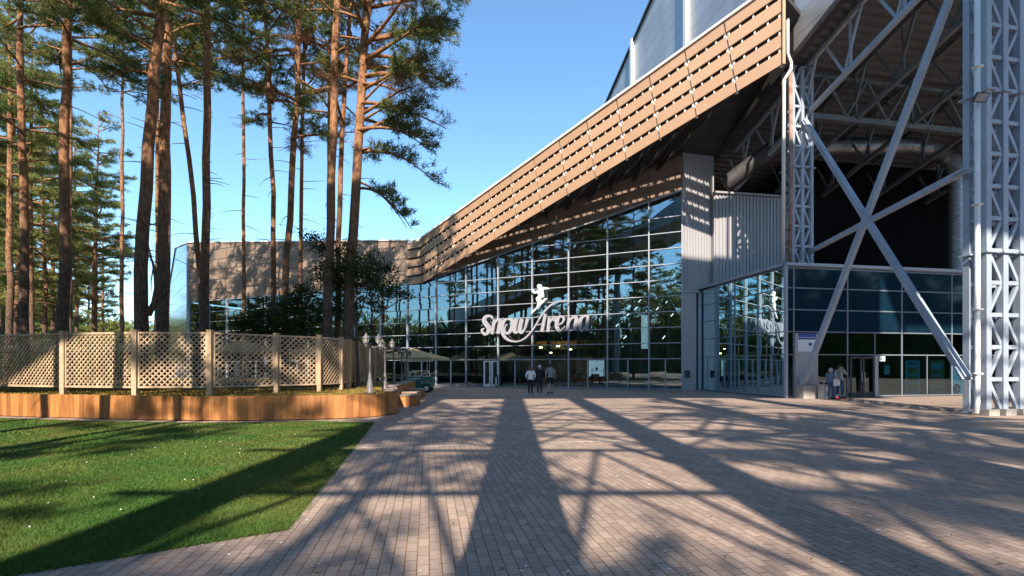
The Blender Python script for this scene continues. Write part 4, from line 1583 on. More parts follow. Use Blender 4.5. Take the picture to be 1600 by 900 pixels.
# green vendor cart
cx, cy = -5.45, 28.7
cart = thing('vendor_cart', (cx, cy, 0), 'green vintage vendor cart with scalloped white awning', 'cart')
m = MB()
m.prism([V(cx - 1.0, cy - .45, .3), V(cx + .62, cy - .45, .3), V(cx + .70, cy - .45, .9), V(cx + .62, cy - .45, .98), V(cx - 1.0, cy - .45, .98)], V(0, .9, 0))
m.box(V(cx + .28, cy - .46, .62), .6, .02, .34)
m.build('body', M['green'], cart)
m = MB()
for k in range(3):
    m.ball(V(cx + .1 + k * .2, cy - .49, .72), .045, .02, .06, 8, 5, 0)
    m.add([V(cx + .06 + k * .2, cy - .49, .68), V(cx + .14 + k * .2, cy - .49, .68), V(cx + .1 + k * .2, cy - .485, .55)], [(0, 1, 2)], 1)
m.build('painted_cones', [M['red'], M['paper']], cart)
m = MB(); m.box(V(cx - .35, cy - .46, .85), .7, .012, .05); m.build('painted_strip', M['paper'], cart)
for (ax_, ay_) in ((-.7, -.42), (.35, -.42), (-.7, .42), (.35, .42)):
    m = MB(); c = V(cx + ax_, cy + ay_, .28)
    m.tube([c - V(0, .06, 0), c + V(0, .06, 0)], .27, 16)
    wl = m.build('wheel', M['black'], cart)
    m = MB(); m.tube([c - V(0, .065, 0), c + V(0, .065, 0)], .13, 12)
    m.build('hub', M['white'], wl)
m = MB()
fr4 = [V(cx - .72, cy - .38, 1.0), V(cx - .55, cy - .3, 1.32), V(cx + .42, cy - .3, 1.32), V(cx + .58, cy - .38, 1.0)]
for a, b in zip(fr4[:-1], fr4[1:]): m.bar(a, b, .045)
m.bar(fr4[0], fr4[3], .04); m.bar(V(cx - .3, cy - .36, 1.0), V(cx - .4, cy - .3, 1.32), .03)
m.build('windscreen_frame', M['white'], cart)
for x in (cx - .95, cx + .38):
    for y in (cy - .4, cy + .4):
        m = MB(); m.tube([V(x, y, .95), V(x, y, 1.93)], .018, 6); m.build('awning_post', M['white'], cart)
m = MB()
A0, A1 = cx - 1.3, cx + .82
m.prism([V(A0 + .1, cy - .55, 2.0), V(A1 - .1, cy - .55, 2.0), V(A1 - .25, cy, 2.08), V(A0 + .25, cy, 2.08)], Z * .02)
m.prism([V(A0 + .25, cy, 2.08), V(A1 - .25, cy, 2.08), V(A1 - .1, cy + .55, 2.0), V(A0 + .1, cy + .55, 2.0)], Z * .02)
k = 0
nsc = 16
for i in range(nsc):
    a = A0 + .06 + (A1 - A0 - .12) * i / nsc; b = A0 + .06 + (A1 - A0 - .12) * (i + 1) / nsc
    pts = [V(a, cy - .57, 2.02), V(b, cy - .57, 2.02)] + [V((a + b) / 2 + (b - a) / 2 * math.cos(t), cy - .57 - .01 * (i % 2), 1.92 - .07 * math.sin(t)) for t in (0, .8, 1.57, 2.35, 3.14)]
    m.prism(pts, V(0, .015, 0))
m.build('awning', M['white'], cart)

# bins
b = thing('litter_bin', (F(t_of(779.5), 0, .45).x, F(t_of(779.5), 0, .45).y, 0), 'slim black and silver litter bin beside the glass door', 'bin')
c = F(t_of(779.5), 0, .45)
m = MB(); m.lathe(c, [(.13, 0), (.13, .78), (.10, .8)], 14); m.lathe(c + Z * .86, [(.13, 0), (.13, .05), (.09, .1), (.03, .11)], 14)
m.build('body', M['black'], b)
m = MB(); m.box(c + V(-.02, -.13, .42), .09, .03, .66); m.build('ash_plate', M['white'], b)
b = thing('litter_bin', (P(1288, 0, 23.0).x, 23.0, 0), 'grey square litter bin beside the waiting couple', 'bin')
c = V(P(1288, 0, 23.0).x, 23.0, 0)
m = MB()
m.box(c + Z * .36, .36, .36, .72, VH, UH, Z); m.box(c + Z * .86, .40, .40, .05, VH, UH, Z)
for sx in (-1, 1):
    for sy in (-1, 1):
        m.box(c + VH * (.16 * sx) + UH * (.16 * sy) + Z * .775, .04, .04, .13, VH, UH, Z)
m.build('body', M['greyplate'], b)
m = MB(); m.box(c + Z * .775, .3, .3, .11, VH, UH, Z); m.build('opening', M['black'], b)

# ------------------------------------------------------------------ people
def skin_mesh(verts, edges, radii, sub=1):
    me = bpy.data.meshes.new('tmp')
    me.from_pydata(verts, edges, [])
    o = bpy.data.objects.new('tmp', me)
    COL.objects.link(o)
    md = o.modifiers.new('s', 'SKIN')
    md.use_smooth_shade = True
    for i, r in enumerate(radii):
        sv = me.skin_vertices[0].data[i]
        sv.radius = r if hasattr(r, '__len__') else (r, r)
        sv.use_root = (i == 0)
    if sub:
        sm = o.modifiers.new('d', 'SUBSURF'); sm.levels = sub; sm.render_levels = sub
    dg = bpy.context.evaluated_depsgraph_get()
    ev = o.evaluated_get(dg)
    out = bpy.data.meshes.new_from_object(ev)
    vs = [tuple(v.co) for v in out.vertices]
    fs = [tuple(p.vertices) for p in out.polygons]
    bpy.data.objects.remove(o)
    bpy.data.meshes.remove(me)
    bpy.data.meshes.remove(out)
    return vs, fs


MS = {}
def cloth(name, c):
    if name not in MS: MS[name] = simple('cloth_' + name, c, .85, 0, tuple(x * .8 for x in c), 14)
    return MS[name]


SKIN = simple('skin', (0.50, 0.30, 0.21), .55, 0, (0.44, 0.26, 0.18), 8)


def person(x, y, rz, h, label, shirt, trouser, hair, shoe, pose, group=None, shorts=False, hairlen=0.0, sleeves=.75, extra=None):
    """local +Y is forward"""
    r = thing('person', (x, y, 0), label, 'person', group)
    k = h / 1.72
    st = pose.get('step', .12)
    J = dict(pel=(0, 0, .93), sp=(0, .0, 1.12), ch=(0, 0, 1.32), nk=(0, .01, 1.47), hd=(0, .03, 1.58), ht=(0, .03, 1.66))
    for s, n in ((-1, 'l'), (1, 'r')):
        f = st * s
        J['hip' + n] = (.095 * s, 0, .88)
        J['kn' + n] = (.105 * s, f * .6 + .03, .49)
        J['an' + n] = (.105 * s, f - .02, .09)
        J['to' + n] = (.12 * s, f + .15, .035)
        J['sh' + n] = (.185 * s, 0, 1.405)
        el, wr = pose.get('arm' + n, ((.25 * s, -.02, 1.13), (.26 * s, .08, .90)))
        J['el' + n], J['wr' + n] = el, wr
        e, w_ = Vector(el), Vector(wr)
        J['ha' + n] = tuple(w_ + (w_ - e).normalized() * .07)
    names = list(J)
    ix = {n: i for i, n in enumerate(names)}
    sc = lambda p: (p[0] * k, p[1] * k, p[2] * k)
    vs = [sc(J[n]) for n in names]
    ed = [('pel', 'sp'), ('sp', 'ch'), ('ch', 'nk'), ('nk', 'hd'), ('hd', 'ht')]
    for n in 'lr':
        ed += [('pel', 'hip' + n), ('hip' + n, 'kn' + n), ('kn' + n, 'an' + n), ('an' + n, 'to' + n), ('ch', 'sh' + n), ('sh' + n, 'el' + n), ('el' + n, 'wr' + n), ('wr' + n, 'ha' + n)]
    R = dict(pel=(.13, .10), sp=(.125, .095), ch=(.14, .10), nk=.055, hd=.098, ht=.07)
    for n in 'lr':
        R.update({'hip' + n: .085, 'kn' + n: .055, 'an' + n: .038, 'to' + n: .03, 'sh' + n: .058, 'el' + n: .041, 'wr' + n: .028, 'ha' + n: .035})
    rr_ = [tuple(v * k for v in (R[n] if hasattr(R[n], '__len__') else (R[n], R[n]))) for n in names]
    v_, f_ = skin_mesh(vs, [(ix[a], ix[b]) for a, b in ed], rr_, 2)
    rot = Matrix.Rotation(rz, 3, 'Z')
    org = V(x, y, 0)
    T = lambda p: rot @ Vector(p) + org
    m = MB(); m.add([T(p) for p in v_], f_)
    # fingers, nose, ears, eyes belong to the same body mesh
    for n, s in (('l', -1), ('r', 1)):
        e, w_ = Vector(J['wr' + n]), Vector(J['ha' + n])
        d = (w_ - e).normalized()
        sd = V(0, 1, 0) if abs(d.y) < .7 else V(1, 0, 0)
        sd = (sd - d * sd.dot(d)).normalized(); up = d.cross(sd)
        for q, (o_, l_) in enumerate(((-.027, .06), (-.009, .075), (.009, .07), (.026, .055))):
            b = w_ + sd * o_ + d * .01
            m.tube([T(sc(b)), T(sc(b + d * l_ * .6)), T(sc(b + d * l_ + up * .02))], [.0095 * k, .0085 * k, .006 * k], 5)
        b = e + d * .03 + sd * .03
        m.tube([T(sc(b)), T(sc(b + d * .03 + sd * .025)), T(sc(b + d * .06 + sd * .028))], [.011 * k, .010 * k, .007 * k], 5)
    hx = Vector(J['hd'])
    m.tube([T(sc(hx + V(0, .095, .02))), T(sc(hx + V(0, .12, -.02)))], [.012 * k, .018 * k], 6)
    for s in (-1, 1):
        m.ball(T(sc(hx + V(.1 * s, 0, -.005))), .018 * k, .02 * k, .03 * k, 6, 4)
    body = m.build('body', SKIN, r, smooth=True)
    m = MB()
    for s in (-1, 1): m.ball(T(sc(hx + V(.036 * s, .09, .015))), .012 * k, n=6, m=4)
    m.box(T(sc(hx + V(0, .093, -.055))), .05 * k, .012, .012, rot @ V(1, 0, 0), rot @ V(0, 1, 0), Z)
    m.build('face_features', cloth('dark', (.03, .02, .02)), body)
    # hair
    m = MB()
    pts, f = [], []
    nn, mm = 14, 7
    for j in range(mm + 1):
        ph = (math.pi * .56) * j / mm
        for i in range(nn):
            th = 2 * math.pi * i / nn
            pts.append(T(sc(hx + V(.108 * math.sin(ph) * math.cos(th), -.018 + .118 * math.sin(ph) * math.sin(th), .012 + .125 * math.cos(ph)))))
    for j in range(mm):
        for i in range(nn):
            f.append((j * nn + i, (j + 1) * nn + i, (j + 1) * nn + (i + 1) % nn, j * nn + (i + 1) % nn))
    m.add(pts, f)
    if hairlen:
        m.tube([T(sc(hx + V(0, -.05, .06))), T(sc(hx + V(0, -.075, -.03))), T(sc(hx + V(0, -.085, -.05 - hairlen)))], [.09 * k, .105 * k, .06 * k], 10)
    m.build('hair', hair, r, smooth=True)
    # clothing follows the body surface
    bones = [(a, b) for a, b in ed]
    BA = [Vector(sc(J[a])) for a, b in bones]; BB = [Vector(sc(J[b])) for a, b in bones]
    near = []
    for p in v_:
        p = Vector(p); best = None
        for bi in range(len(bones)):
            d = BB[bi] - BA[bi]
            t = max(0.0, min(1.0, (p - BA[bi]).dot(d) / (d.dot(d) + 1e-9)))
            q = (p - BA[bi] - d * t).length
            if best is None or q < best[0]: best = (q, bi, t)
        near.append(best)
    vn = [Vector((0, 0, 0)) for _ in v_]
    for f in f_:
        a, b, c = (Vector(v_[f[k_]]) for k_ in (0, 1, 2))
        nrm_ = (b - a).cross(c - a)
        for k_ in f: vn[k_] += nrm_
    def garment(test, off, name, mat):
        keep = [test(near[i_], v_[i_][2] / k) for i_ in range(len(v_))]
        fs = [f for f in f_ if all(keep[q] for q in f)]
        used = sorted({q for f in fs for q in f})
        id2 = {q: n_ for n_, q in enumerate(used)}
        mb_ = MB()
        mb_.add([T(Vector(v_[q]) + vn[q].normalized() * off * k) for q in used], [tuple(id2[q] for q in f) for f in fs])
        return mb_.build(name, mat, r, smooth=True)
    def is_shirt(nb_, z):
        a, b = bones[nb_[1]]
        if a in ('pel', 'sp') and b in ('sp', 'ch'): return z > .88
        if a == 'pel': return z > .90
        if a == 'ch' and b == 'nk': return z < 1.455
        if a == 'ch': return True
        if a.startswith('sh'): return nb_[2] <= (sleeves * 2 if sleeves < .5 else 1)
        if a.startswith('el'): return sleeves > .5 and nb_[2] <= (sleeves - .5) * 2
        return False
    def is_trouser(nb_, z):
        a, b = bones[nb_[1]]
        if a == 'pel' and b == 'sp': return z < 1.0
        if a == 'pel': return True
        if a.startswith('hip'): return (not shorts) or nb_[2] < .85
        if a.startswith('kn'): return (not shorts) and nb_[2] < .96
        return False
    garment(is_shirt, .022, 'shirt', shirt)
    garment(is_trouser, .015, 'shorts' if shorts else 'trousers', trouser)
    for n in 'lr':
        m = MB()
        a, t = Vector(J['an' + n]), Vector(J['to' + n])
        m.tube([T(sc((a.x, a.y - .05, .05))), T(sc((a.x, a.y, .055))), T(sc((t.x, t.y - .05, .045))), T(sc((t.x, t.y + .03, .03)))], [.04 * k, .055 * k, .045 * k, .02 * k], 8)
        m.build('shoe', shoe, r, smooth=True)
    if extra: extra(r, T, sc)
    return r


blackc = cloth('black', (.012, .012, .014)); dk = cloth('navy', (.018, .02, .03))
def gpos(px, D): return (px - 800) / FPX * D
person(gpos(829, 26.3), 26.3, .05, 1.58, 'person with red shoulder length hair in white blouse and black trousers walking to the doors', cloth('blouse', (.88, .89, .92)), blackc,
       cloth('redhair', (.26, .075, .025)), cloth('beige', (.45, .36, .28)), {'step': .1, 'arml': ((-.27, .0, 1.16), (-.2, .16, 1.02)), 'armr': ((.27, .0, 1.16), (.22, .15, 1.0))}, 'people walking to the doors', hairlen=.09, sleeves=.9)
person(gpos(843, 28.2), 28.2, .0, 1.68, 'person with white hair in dark jacket and dark trousers walking to the doors', dk, cloth('dktrousers', (.03, .035, .05)),
       cloth('whitehair', (.7, .68, .66)), blackc, {'step': .12}, 'people walking to the doors', sleeves=.95)
person(gpos(860, 27.6), 27.6, .0, 1.74, 'person in grey t shirt and black shorts walking behind to the doors', cloth('greytee', (.27, .29, .32)), blackc,
       cloth('darkhair', (.03, .018, .012)), blackc, {'step': .2, 'arml': ((-.26, -.05, 1.13), (-.28, .05, .9)), 'armr': ((.26, .04, 1.13), (.27, .1, .9))}, 'people walking to the doors', shorts=True, sleeves=.42)


def bag(r, T, sc):
    m = MB()
    q = [T((.22, y, z)) for y, z in ((-.24, .66), (.14, .66), (.12, .98), (-.22, .98))]
    m.prism(q, T((.12, 0, 0)) - T((0, 0, 0)))
    bg_ = m.build('handbag', cloth('bag', (.70, .68, .66)), None, q[0])
    tag(bg_, 'white handbag hanging at the side of the waiting person in blue top', 'handbag')
    m = MB()
    m.tube([T((.28, -.18, .97)), T((.25, -.1, 1.2)), T((.21, -.02, 1.33)), T((.25, .05, 1.2)), T((.28, .09, .97))], .012, 6)
    m.build('strap', cloth('bag', (.70, .68, .66)), bg_)


person(gpos(1298, 22.75), 22.75, -1.0, 1.52, 'person with grey hair and white handbag in blue top and jeans waiting by the bin', cloth('bluetop', (.10, .17, .30)), cloth('jeans', (.035, .085, .20)),
       cloth('greyhair', (.42, .39, .36)), blackc, {'step': .03, 'arml': ((-.24, .05, 1.13), (-.14, .24, 1.02)), 'armr': ((.24, .1, 1.15), (.2, .34, 1.08))}, 'couple by the entrance', hairlen=.02, sleeves=.4, extra=bag)
person(gpos(1312, 22.9), 22.9, -1.25, 1.70, 'person in beige t shirt, jeans and red shoes with hand raised to the mouth', cloth('beigetee', (.40, .36, .31)), cloth('jeans', (.035, .085, .20)),
       cloth('darkhair', (.03, .018, .012)), cloth('redshoe', (.55, .03, .03)), {'step': .05, 'arml': ((-.25, .02, 1.13), (-.22, .14, .93)), 'armr': ((.24, .14, 1.18), (.08, .16, 1.44))}, 'couple by the entrance', sleeves=.42)
q = onplane(740, 604, F(0, 0, -1.4), FN)
person(q.x, q.y, 2.9, 1.60, 'person in red top and pale trousers standing inside behind the glass', cloth('redtop', (.5, .06, .04)), cloth('palepants', (.55, .50, .38)),
       cloth('darkhair', (.03, .018, .012)), blackc, {'step': .05}, 'people inside the hall', sleeves=.42)
q = onplane(701.5, 606, F(0, 0, -1.2), FN)
person(q.x, q.y, 1.2, 1.62, 'person in pale top and dark trousers standing inside near the parasol', cloth('paletop', (.5, .55, .52)), dk,
       cloth('greyhair', (.42, .39, .36)), blackc, {'step': .1}, 'people inside the hall', sleeves=.6)

# ------------------------------------------------------------------ trees
def tufts(C, D, rg, K, L, w):
    """needle tufts: C centres (n,3), D directions"""
    n = len(C)
    c = np.repeat(C, K, 0); d = np.repeat(D, K, 0)
    r = rg.normal(size=(n * K, 3)); r /= np.linalg.norm(r, axis=1, keepdims=True) + 1e-9
    dr = d * .55 + r * .85; dr[:, 2] += .12
    dr /= np.linalg.norm(dr, axis=1, keepdims=True) + 1e-9
    ln = L * (.6 + .7 * rg.random(n * K))[:, None]
    s = np.cross(dr, rg.normal(size=(n * K, 3))); s /= np.linalg.norm(s, axis=1, keepdims=True) + 1e-9
    base = c + rg.normal(size=(n * K, 3)) * (L * .18)
    v = np.empty((n * K, 3, 3))
    v[:, 0] = base - s * w * .5; v[:, 1] = base + s * w * .5; v[:, 2] = base + dr * ln
    return v.reshape(-1, 3)


def spine(pts, z):
    zz = [p[2] for p in pts]
    return np.array([np.interp(z, zz, [p[0] for p in pts]), np.interp(z, zz, [p[1] for p in pts]), z])


def make_pine(loc, label, sp_pts, r0, crown0, clen, nb, seed, nmat, group, K=12, L=.25, w=.034, sides=None, dead=10, brown=0.0, dens=1.0, deadz=(.25, 1.0), extra=(), stubs=True):
    """sp_pts local spine points (x,y,z)"""
    rg = np.random.default_rng(seed)
    root = thing('pine_tree', loc, label, 'tree', group)
    Ht = sp_pts[-1][2]
    tr = MB()
    n = 16
    org = Vector(loc)
    zs_ = [Ht * i / n for i in range(n + 1)]
    rad_ = [r0 * (1.18 if i == 0 else (1 - .55 * (i / n) - .38 * max(0, i / n - .6) / .4)) for i in range(n + 1)]
    pts = []
    for z in zs_:
        p = spine(sp_pts, z) + np.array([rg.normal() * r0 * .15, rg.normal() * r0 * .15, 0]) * (z > 0)
        pts.append(org + Vector(p))
    tr.tube(pts, rad_, 10)
    C, Dd, Bc, Bd = [], [], [], []

    def limb(z, az, ln, up, droop, foliage=True, thick=None, start=.35):
        b = spine(sp_pts, z)
        dirh = np.array([math.cos(az), math.sin(az), 0])
        k = 7
        P_ = []
        wob = rg.normal(size=2) * .06
        for i in range(k + 1):
            f = i / k
            sid = np.array([-dirh[1], dirh[0], 0]) * math.sin(f * 4 + wob[0] * 20) * ln * .05
            P_.append(b + dirh * ln * f + np.array([0, 0, ln * (up * f - droop * f * f)]) + sid)
        t0 = thick or (.020 * ln + .012)
        tr.tube([org + Vector(p) for p in P_], [t0 * (1 - .85 * i / k) + .006 for i in range(k + 1)], 5, 0)
        if not foliage: return
        ns = int(ln * 5 * dens) + 3
        isb = rg.random() < brown
        for _ in range(ns):
            f = start + (1 - start) * rg.random()
            i = min(int(f * k), k - 1)
            q = P_[i] + (P_[i + 1] - P_[i]) * (f * k - i)
            a2 = az + rg.choice([-1, 1]) * rg.uniform(.3, 1.25)
            l2 = ln * rg.uniform(.14, .34) * (1.15 - .5 * f) + .15
            d2 = np.array([math.cos(a2), math.sin(a2), rg.uniform(-.12, .38)])
            e = q + d2 * l2
            tr.tube([org + Vector(q), org + Vector(e)], [.012, .005], 3, 0, cap=False)
            m_ = max(2, int(l2 / .15))
            for u in range(m_):
                g_ = (u + 1) / m_
                (Bc if isb else C).append(q + d2 * l2 * g_ + rg.normal(size=3) * .05)
                (Bd if isb else Dd).append(d2)

    for i in range(nb):
        f = (i + rg.random() * .8) / nb
        z = crown0 + (Ht - crown0 - .3) * f
        if sides is not None and rg.random() < .6 * (1 - f):
            az = sides + rg.normal() * .55
        else:
            az = i * 2.4 + rg.normal() * .5
        prof = (1 - f) ** .42 * (.6 + .4 * min(1, f * 4))
        ln = clen * prof * rg.choice([.45, .75, .95, 1.15, 1.3]) * rg.uniform(.85, 1.1) + .3
        limb(z, az, ln, rg.uniform(.1, .45) + .25 * f, rg.uniform(.15, .45) * (1 - f))
    for (z, az, ln, up, dr_) in extra:
        limb(z, az, ln, up, dr_, start=.25)
    for i in range(dead):
        z = Ht * deadz[0] * .6 + (crown0 * deadz[1] - Ht * deadz[0] * .6) * rg.random()
        limb(max(z, 1.8), rg.random() * 6.28, rg.uniform(.35, 1.5), rg.uniform(-.1, .3), rg.uniform(0, .3), False, .018)
    tr.build('trunk', M['bark'], root, smooth=True)
    vs = []; mi = []
    for (cc, dd_, q) in ((C, Dd, 0), (Bc, Bd, 1)):
        if cc:
            a = tufts(np.array(cc), np.array(dd_), rg, K if q == 0 else max(3, K - 4), L, w if q == 0 else w * .6)
            vs.append(a); mi += [q] * (len(a) // 3)
    fast_tris('crown', np.concatenate(vs), [nmat, M['needle_brown']], root, mi=mi)
    return root


def trunk_from_px(D, pts, Ht):
    """pts (px,y) bottom to top -> base loc and local spine"""
    w = [P(px, py, D) for px, py in pts]
    z0 = TZ - .08
    base = V(w[0].x, D, z0)
    sp_ = [(0, 0, 0)] + [(q.x - base.x, 0, q.z - z0) for q in w if q.z - z0 > .3]
    l = sp_[-1]; l0 = sp_[-2]
    if l[2] < Ht:
        sl = (l[0] - l0[0]) / (l[2] - l0[2]) * .5
        sp_.append((l[0] + sl * (Ht - l[2]), 0, Ht))
    return base, sp_


GP = 'tall pines behind the trellis fence'
trees = [
    # D, px pts, H, r, crown0, len, nb, label, kw
    (22, [(37, 515), (36, 300), (33, 100), (33, 0)], 25, .19, 10.5, 2.6, 34, 'straight dark pine trunk nearest the left edge, behind the fence', {}),
    (19.8, [(97, 515), (101, 300), (105, 100), (106, 0)], 25, .215, 13.5, 2.8, 34, 'thick orange topped pine behind the second fence post', {}),
    (17.4, [(222, 520), (218, 430), (224, 350), (231, 250), (243, 100), (250, 0)], 23, .235, 11.6, 3.2, 36, 'forked leaning pine with curved grey base behind the third fence post', dict(sides=3.0)),
    (19.0, [(253, 518), (255, 400), (259, 250), (262, 0)], 25, .205, 15.5, 2.8, 30, 'upright pine close beside the forked leaning pine', dict(dead=22)),
    (23.5, [(317, 520), (309, 400), (300, 280), (281, 150), (270, 50), (264, 0)], 22, .13, 14.5, 2.3, 22, 'slender orange pine leaning left across the upright trunk', {}),
    (21.5, [(318, 520), (321, 330), (323, 200), (326, 0)], 25, .19, 15.8, 2.8, 30, 'straight pine behind the fourth fence post', dict(dead=18)),
    (31, [(381, 480), (381, 300), (379, 0)], 27, .125, 19.5, 2.6, 30, 'very thin straight pine in front of the brown wing', dict(dead=16)),
    (26.5, [(428, 500), (427, 330), (421, 150), (415, 30), (413, 0)], 26, .15, 14.5, 2.8, 38, 'thin orange pine left of the dark branchy pine', dict(dead=14, brown=.15)),
    (23.5, [(443, 500), (450, 380), (460, 200), (468, 60), (470, 0)], 25, .175, 12.0, 3.0, 38, 'dark branchy pine in front of the brown wing', dict(dead=14, brown=.3)),
    (28, [(469, 480), (471, 300), (475, 60), (477, 0)], 26, .13, 14.5, 2.6, 34, 'slim bright orange pine just right of the branchy pine', dict(dead=12, brown=.3)),
    (20.0, [(511, 528), (514, 400), (518, 280), (524, 100), (527, 0)], 25, .20, 14.8, 2.8, 30, 'tall straight grey pine behind the fence corner', dict(dead=6, brown=.3)),
    (22.5, [(527, 520), (529, 380), (535, 200), (544, 80), (549, 0)], 23, .145, 12.0, 2.8, 30, 'slender pine hidden behind the tall grey trunk', dict(brown=.4)),
    (20.3, [(543, 530), (549, 400), (556, 300), (564, 180), (573, 40), (576, 0)], 23, .24, 10.0, 3.4, 44, 'thick pine with drooping boughs reaching right over the sky', dict(sides=-.3, brown=.22,
        extra=[(8.6, -.25, 2.6, .0, .75), (8.9, .25, 2.1, -.1, .8), (10.2, .05, 3.2, .15, .55), (11.0, -.3, 3.4, .2, .5), (12.2, .2, 3.6, .2, .4), (13.4, -.1, 3.7, .25, .42), (14.2, .1, 3.8, .3, .6), (15.0, -.2, 3.7, .25, .45), (13.0, .1, 2.4, .1, .3), (11.6, .4, 2.8, .1, .4)])),
]
for i, (D, pts, Ht, r, c0, cl, nb, lab, kw) in enumerate(trees):
    Ht += 8 if 3 <= i <= 9 else (4 if i >= 10 else 1)
    if i >= 3: nb = int(nb * 1.15); cl *= (1.08 if i < 10 else .96)
    base, spn = trunk_from_px(D, pts, Ht)
    root = make_pine(base, lab, spn, r, c0, cl, nb, 100 + i, M['needle'], GP, **kw)
    if i == 2:
        m = MB()
        b = base
        def lp(px, py): return P(px, py, D - .05)
        m.tube([lp(231, 492), lp(241, 474), lp(245, 450), lp(243, 425), lp(237, 405)], [.12, .10, .085, .07, .03], 8)
        m.tube([lp(237, 408), lp(232, 385), lp(229, 355)], [.04, .028, .008], 6)
        m.tube([lp(240, 415), lp(236, 440), lp(237, 460)], [.03, .02, .006], 6)
        m.build('dead_fork', M['bark'], root, smooth=True)

for i, (px, D, Ht, lab) in enumerate(((321, 30.5, 28, 'added pine behind the straight pine of the fourth post, dappling the wing'), (245, 30, 29, 'added pine between and behind the forked pine and its upright neighbour, dappling the wing'),
                                      (512, 30, 27, 'added pine behind the tall straight grey pine, dappling the wing'), (190, 31, 29, 'added slim pine at the right edge of the wood, dappling the wing'), (109, 30, 29, 'added pine behind the thick orange topped pine, dappling the wing'), (262, 27.5, 28, 'added pine behind the upright pine near the fork, dappling the wing'))):
    base, spn = trunk_from_px(D, [(px, 515), (px + 1, 250), (px + 2, 0)], Ht)
    make_pine(base, lab, spn, .13, 18.6, 2.7, 36, 400 + i, M['needle'], GP, dead=10)  # added pines behind seen trunks, their crowns dapple the brown wing

# wood on the left
protos = []
vr = [(26, 9.0, 3.3, 46), (24, 7.0, 3.1, 46), (28, 12.5, 3.4, 40), (23, 6.0, 2.9, 44)]
spots_all = []
fr_ = random.Random(21)
forest = []
for px, D in ((-60, 30), (-25, 35), (12, 30), (22, 42), (52, 33), (70, 40), (68, 52), (84, 47), (118, 44), (147, 40), (152, 50), (162, 62), (-110, 40), (-80, 52), (0, 62), (40, 68), (100, 70), (138, 75), (-40, 75), (-150, 60), (-200, 48), (30, 48)):
    forest.append(((px - 800) / FPX * D, D))
for i, (h_, c0, cl, nb) in enumerate(vr):
    x, y = forest[i]
    sp_ = [(0, 0, 0), (.15 * (i - 1), 0, h_ * .4), (.35 * (i % 2), .1, h_)]
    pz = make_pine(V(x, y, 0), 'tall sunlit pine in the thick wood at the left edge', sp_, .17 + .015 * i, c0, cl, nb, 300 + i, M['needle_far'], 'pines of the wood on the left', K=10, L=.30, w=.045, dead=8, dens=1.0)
    protos.append(pz)
for i, (x, y) in enumerate(forest[4:]):
    copy_thing(protos[i % 4], (x, y, 0), fr_.uniform(0, 6.28), fr_.uniform(.85, 1.12))
# pines behind and beside the viewer (seen mirrored in the glass, and shading the lawn)
for x, y, k in ((-23, 9.5, 2), (-19, 6.5, 2), (-14.6, 6, 2), (-12.4, 7.8, 2), (-9.8, 4.4, 0), (-17, 10.5, 2), (-27, 12, 2), (-24.5, -4, 2),
                (-9, -13, 0), (-22, -20, 2), (-31, -16, 2), (-36, 2, 2), (-40, -10, 0), (-12, -32, 2), (-30, -30, 0), (-44, -24, 2), (-3, -34, 0), (-46, 8, 2), (-16, -45, 2), (-34, -44, 0), (6, -40, 2), (-20, -31, 0), (-1.8, -17, 0), (10.2, -22, 2), (5.4, -27, 0), (7.2, -19, 2), (13.6, -20, 0)):
    o = copy_thing(protos[k], (x, y, 0), fr_.uniform(0, 6.28), fr_.uniform(.9, 1.1))
    o['label'] = 'pine standing outside the view and mirrored in the glass front'
    o['group'] = 'pines mirrored in the glass'


def leafy(name, loc, label, cat, blobs, n, size, mat, stems, seed, group=None):
    """blobs: list of (x,y,z,rx,ry,rz) local; leaves thrown in the shells of many small clumps"""
    rg = np.random.default_rng(seed)
    root = thing(name, loc, label, cat, group)
    org = Vector(loc)
    tr = MB()
    for (p, q, r_) in stems:
        p, q = Vector(p), Vector(q)
        mid = (p + q) / 2 + V(*(rg.normal(size=3) * .08))
        tr.tube([org + p, org + mid, org + q], [r_, r_ * .75, r_ * .4], 6)
    C = []
    tips = [Vector(q) for (p, q, r_) in stems]
    for b in blobs:
        c_ = Vector(b[:3])
        t_ = min(tips, key=lambda t: (t - c_).length)
        tr.tube([org + t_, org + (t_ + c_) / 2 + V(0, 0, .05), org + c_], [.03, .022, .014], 5)
    wts = np.array([b[3] * b[4] * b[5] for b in blobs]) ** .67
    wts /= wts.sum()
    nc = n // 26
    for b, k in zip(blobs, (wts * nc).astype(int) + 1):
        d = rg.normal(size=(k, 3)); d /= np.linalg.norm(d, axis=1, keepdims=True)
        rr__ = (.45 + .6 * rg.random(k))[:, None]
        cc = np.array(b[:3]) + d * rr__ * np.array(b[3:])
        for q in cc:
            C.append(q)
            tr.tube([org + Vector(b[:3]), org + Vector(q)], [.014, .004], 3, cap=False)
    C = np.array(C)
    K = 26
    c = np.repeat(C, K, 0) + rg.normal(size=(len(C) * K, 3)) * np.array([.17, .17, .10]) * (size / .11)
    m_ = len(c)
    nrm = rg.normal(size=(m_, 3)); nrm[:, 2] = np.abs(nrm[:, 2]) + .4
    nrm /= np.linalg.norm(nrm, axis=1, keepdims=True)
    a = np.cross(nrm, rg.normal(size=(m_, 3))); a /= np.linalg.norm(a, axis=1, keepdims=True)
    b = np.cross(nrm, a)
    s = size * (.6 + .7 * rg.random(m_))[:, None]
    v = np.empty((m_, 4, 3))
    v[:, 0] = c - a * s * .6; v[:, 1] = c + b * s * .32; v[:, 2] = c + a * s * .6; v[:, 3] = c - b * s * .32
    tr.build('trunk', M['branch'], root)
    fast_tris('crown', v.reshape(-1, 3), mat, root, per=4)
    return root


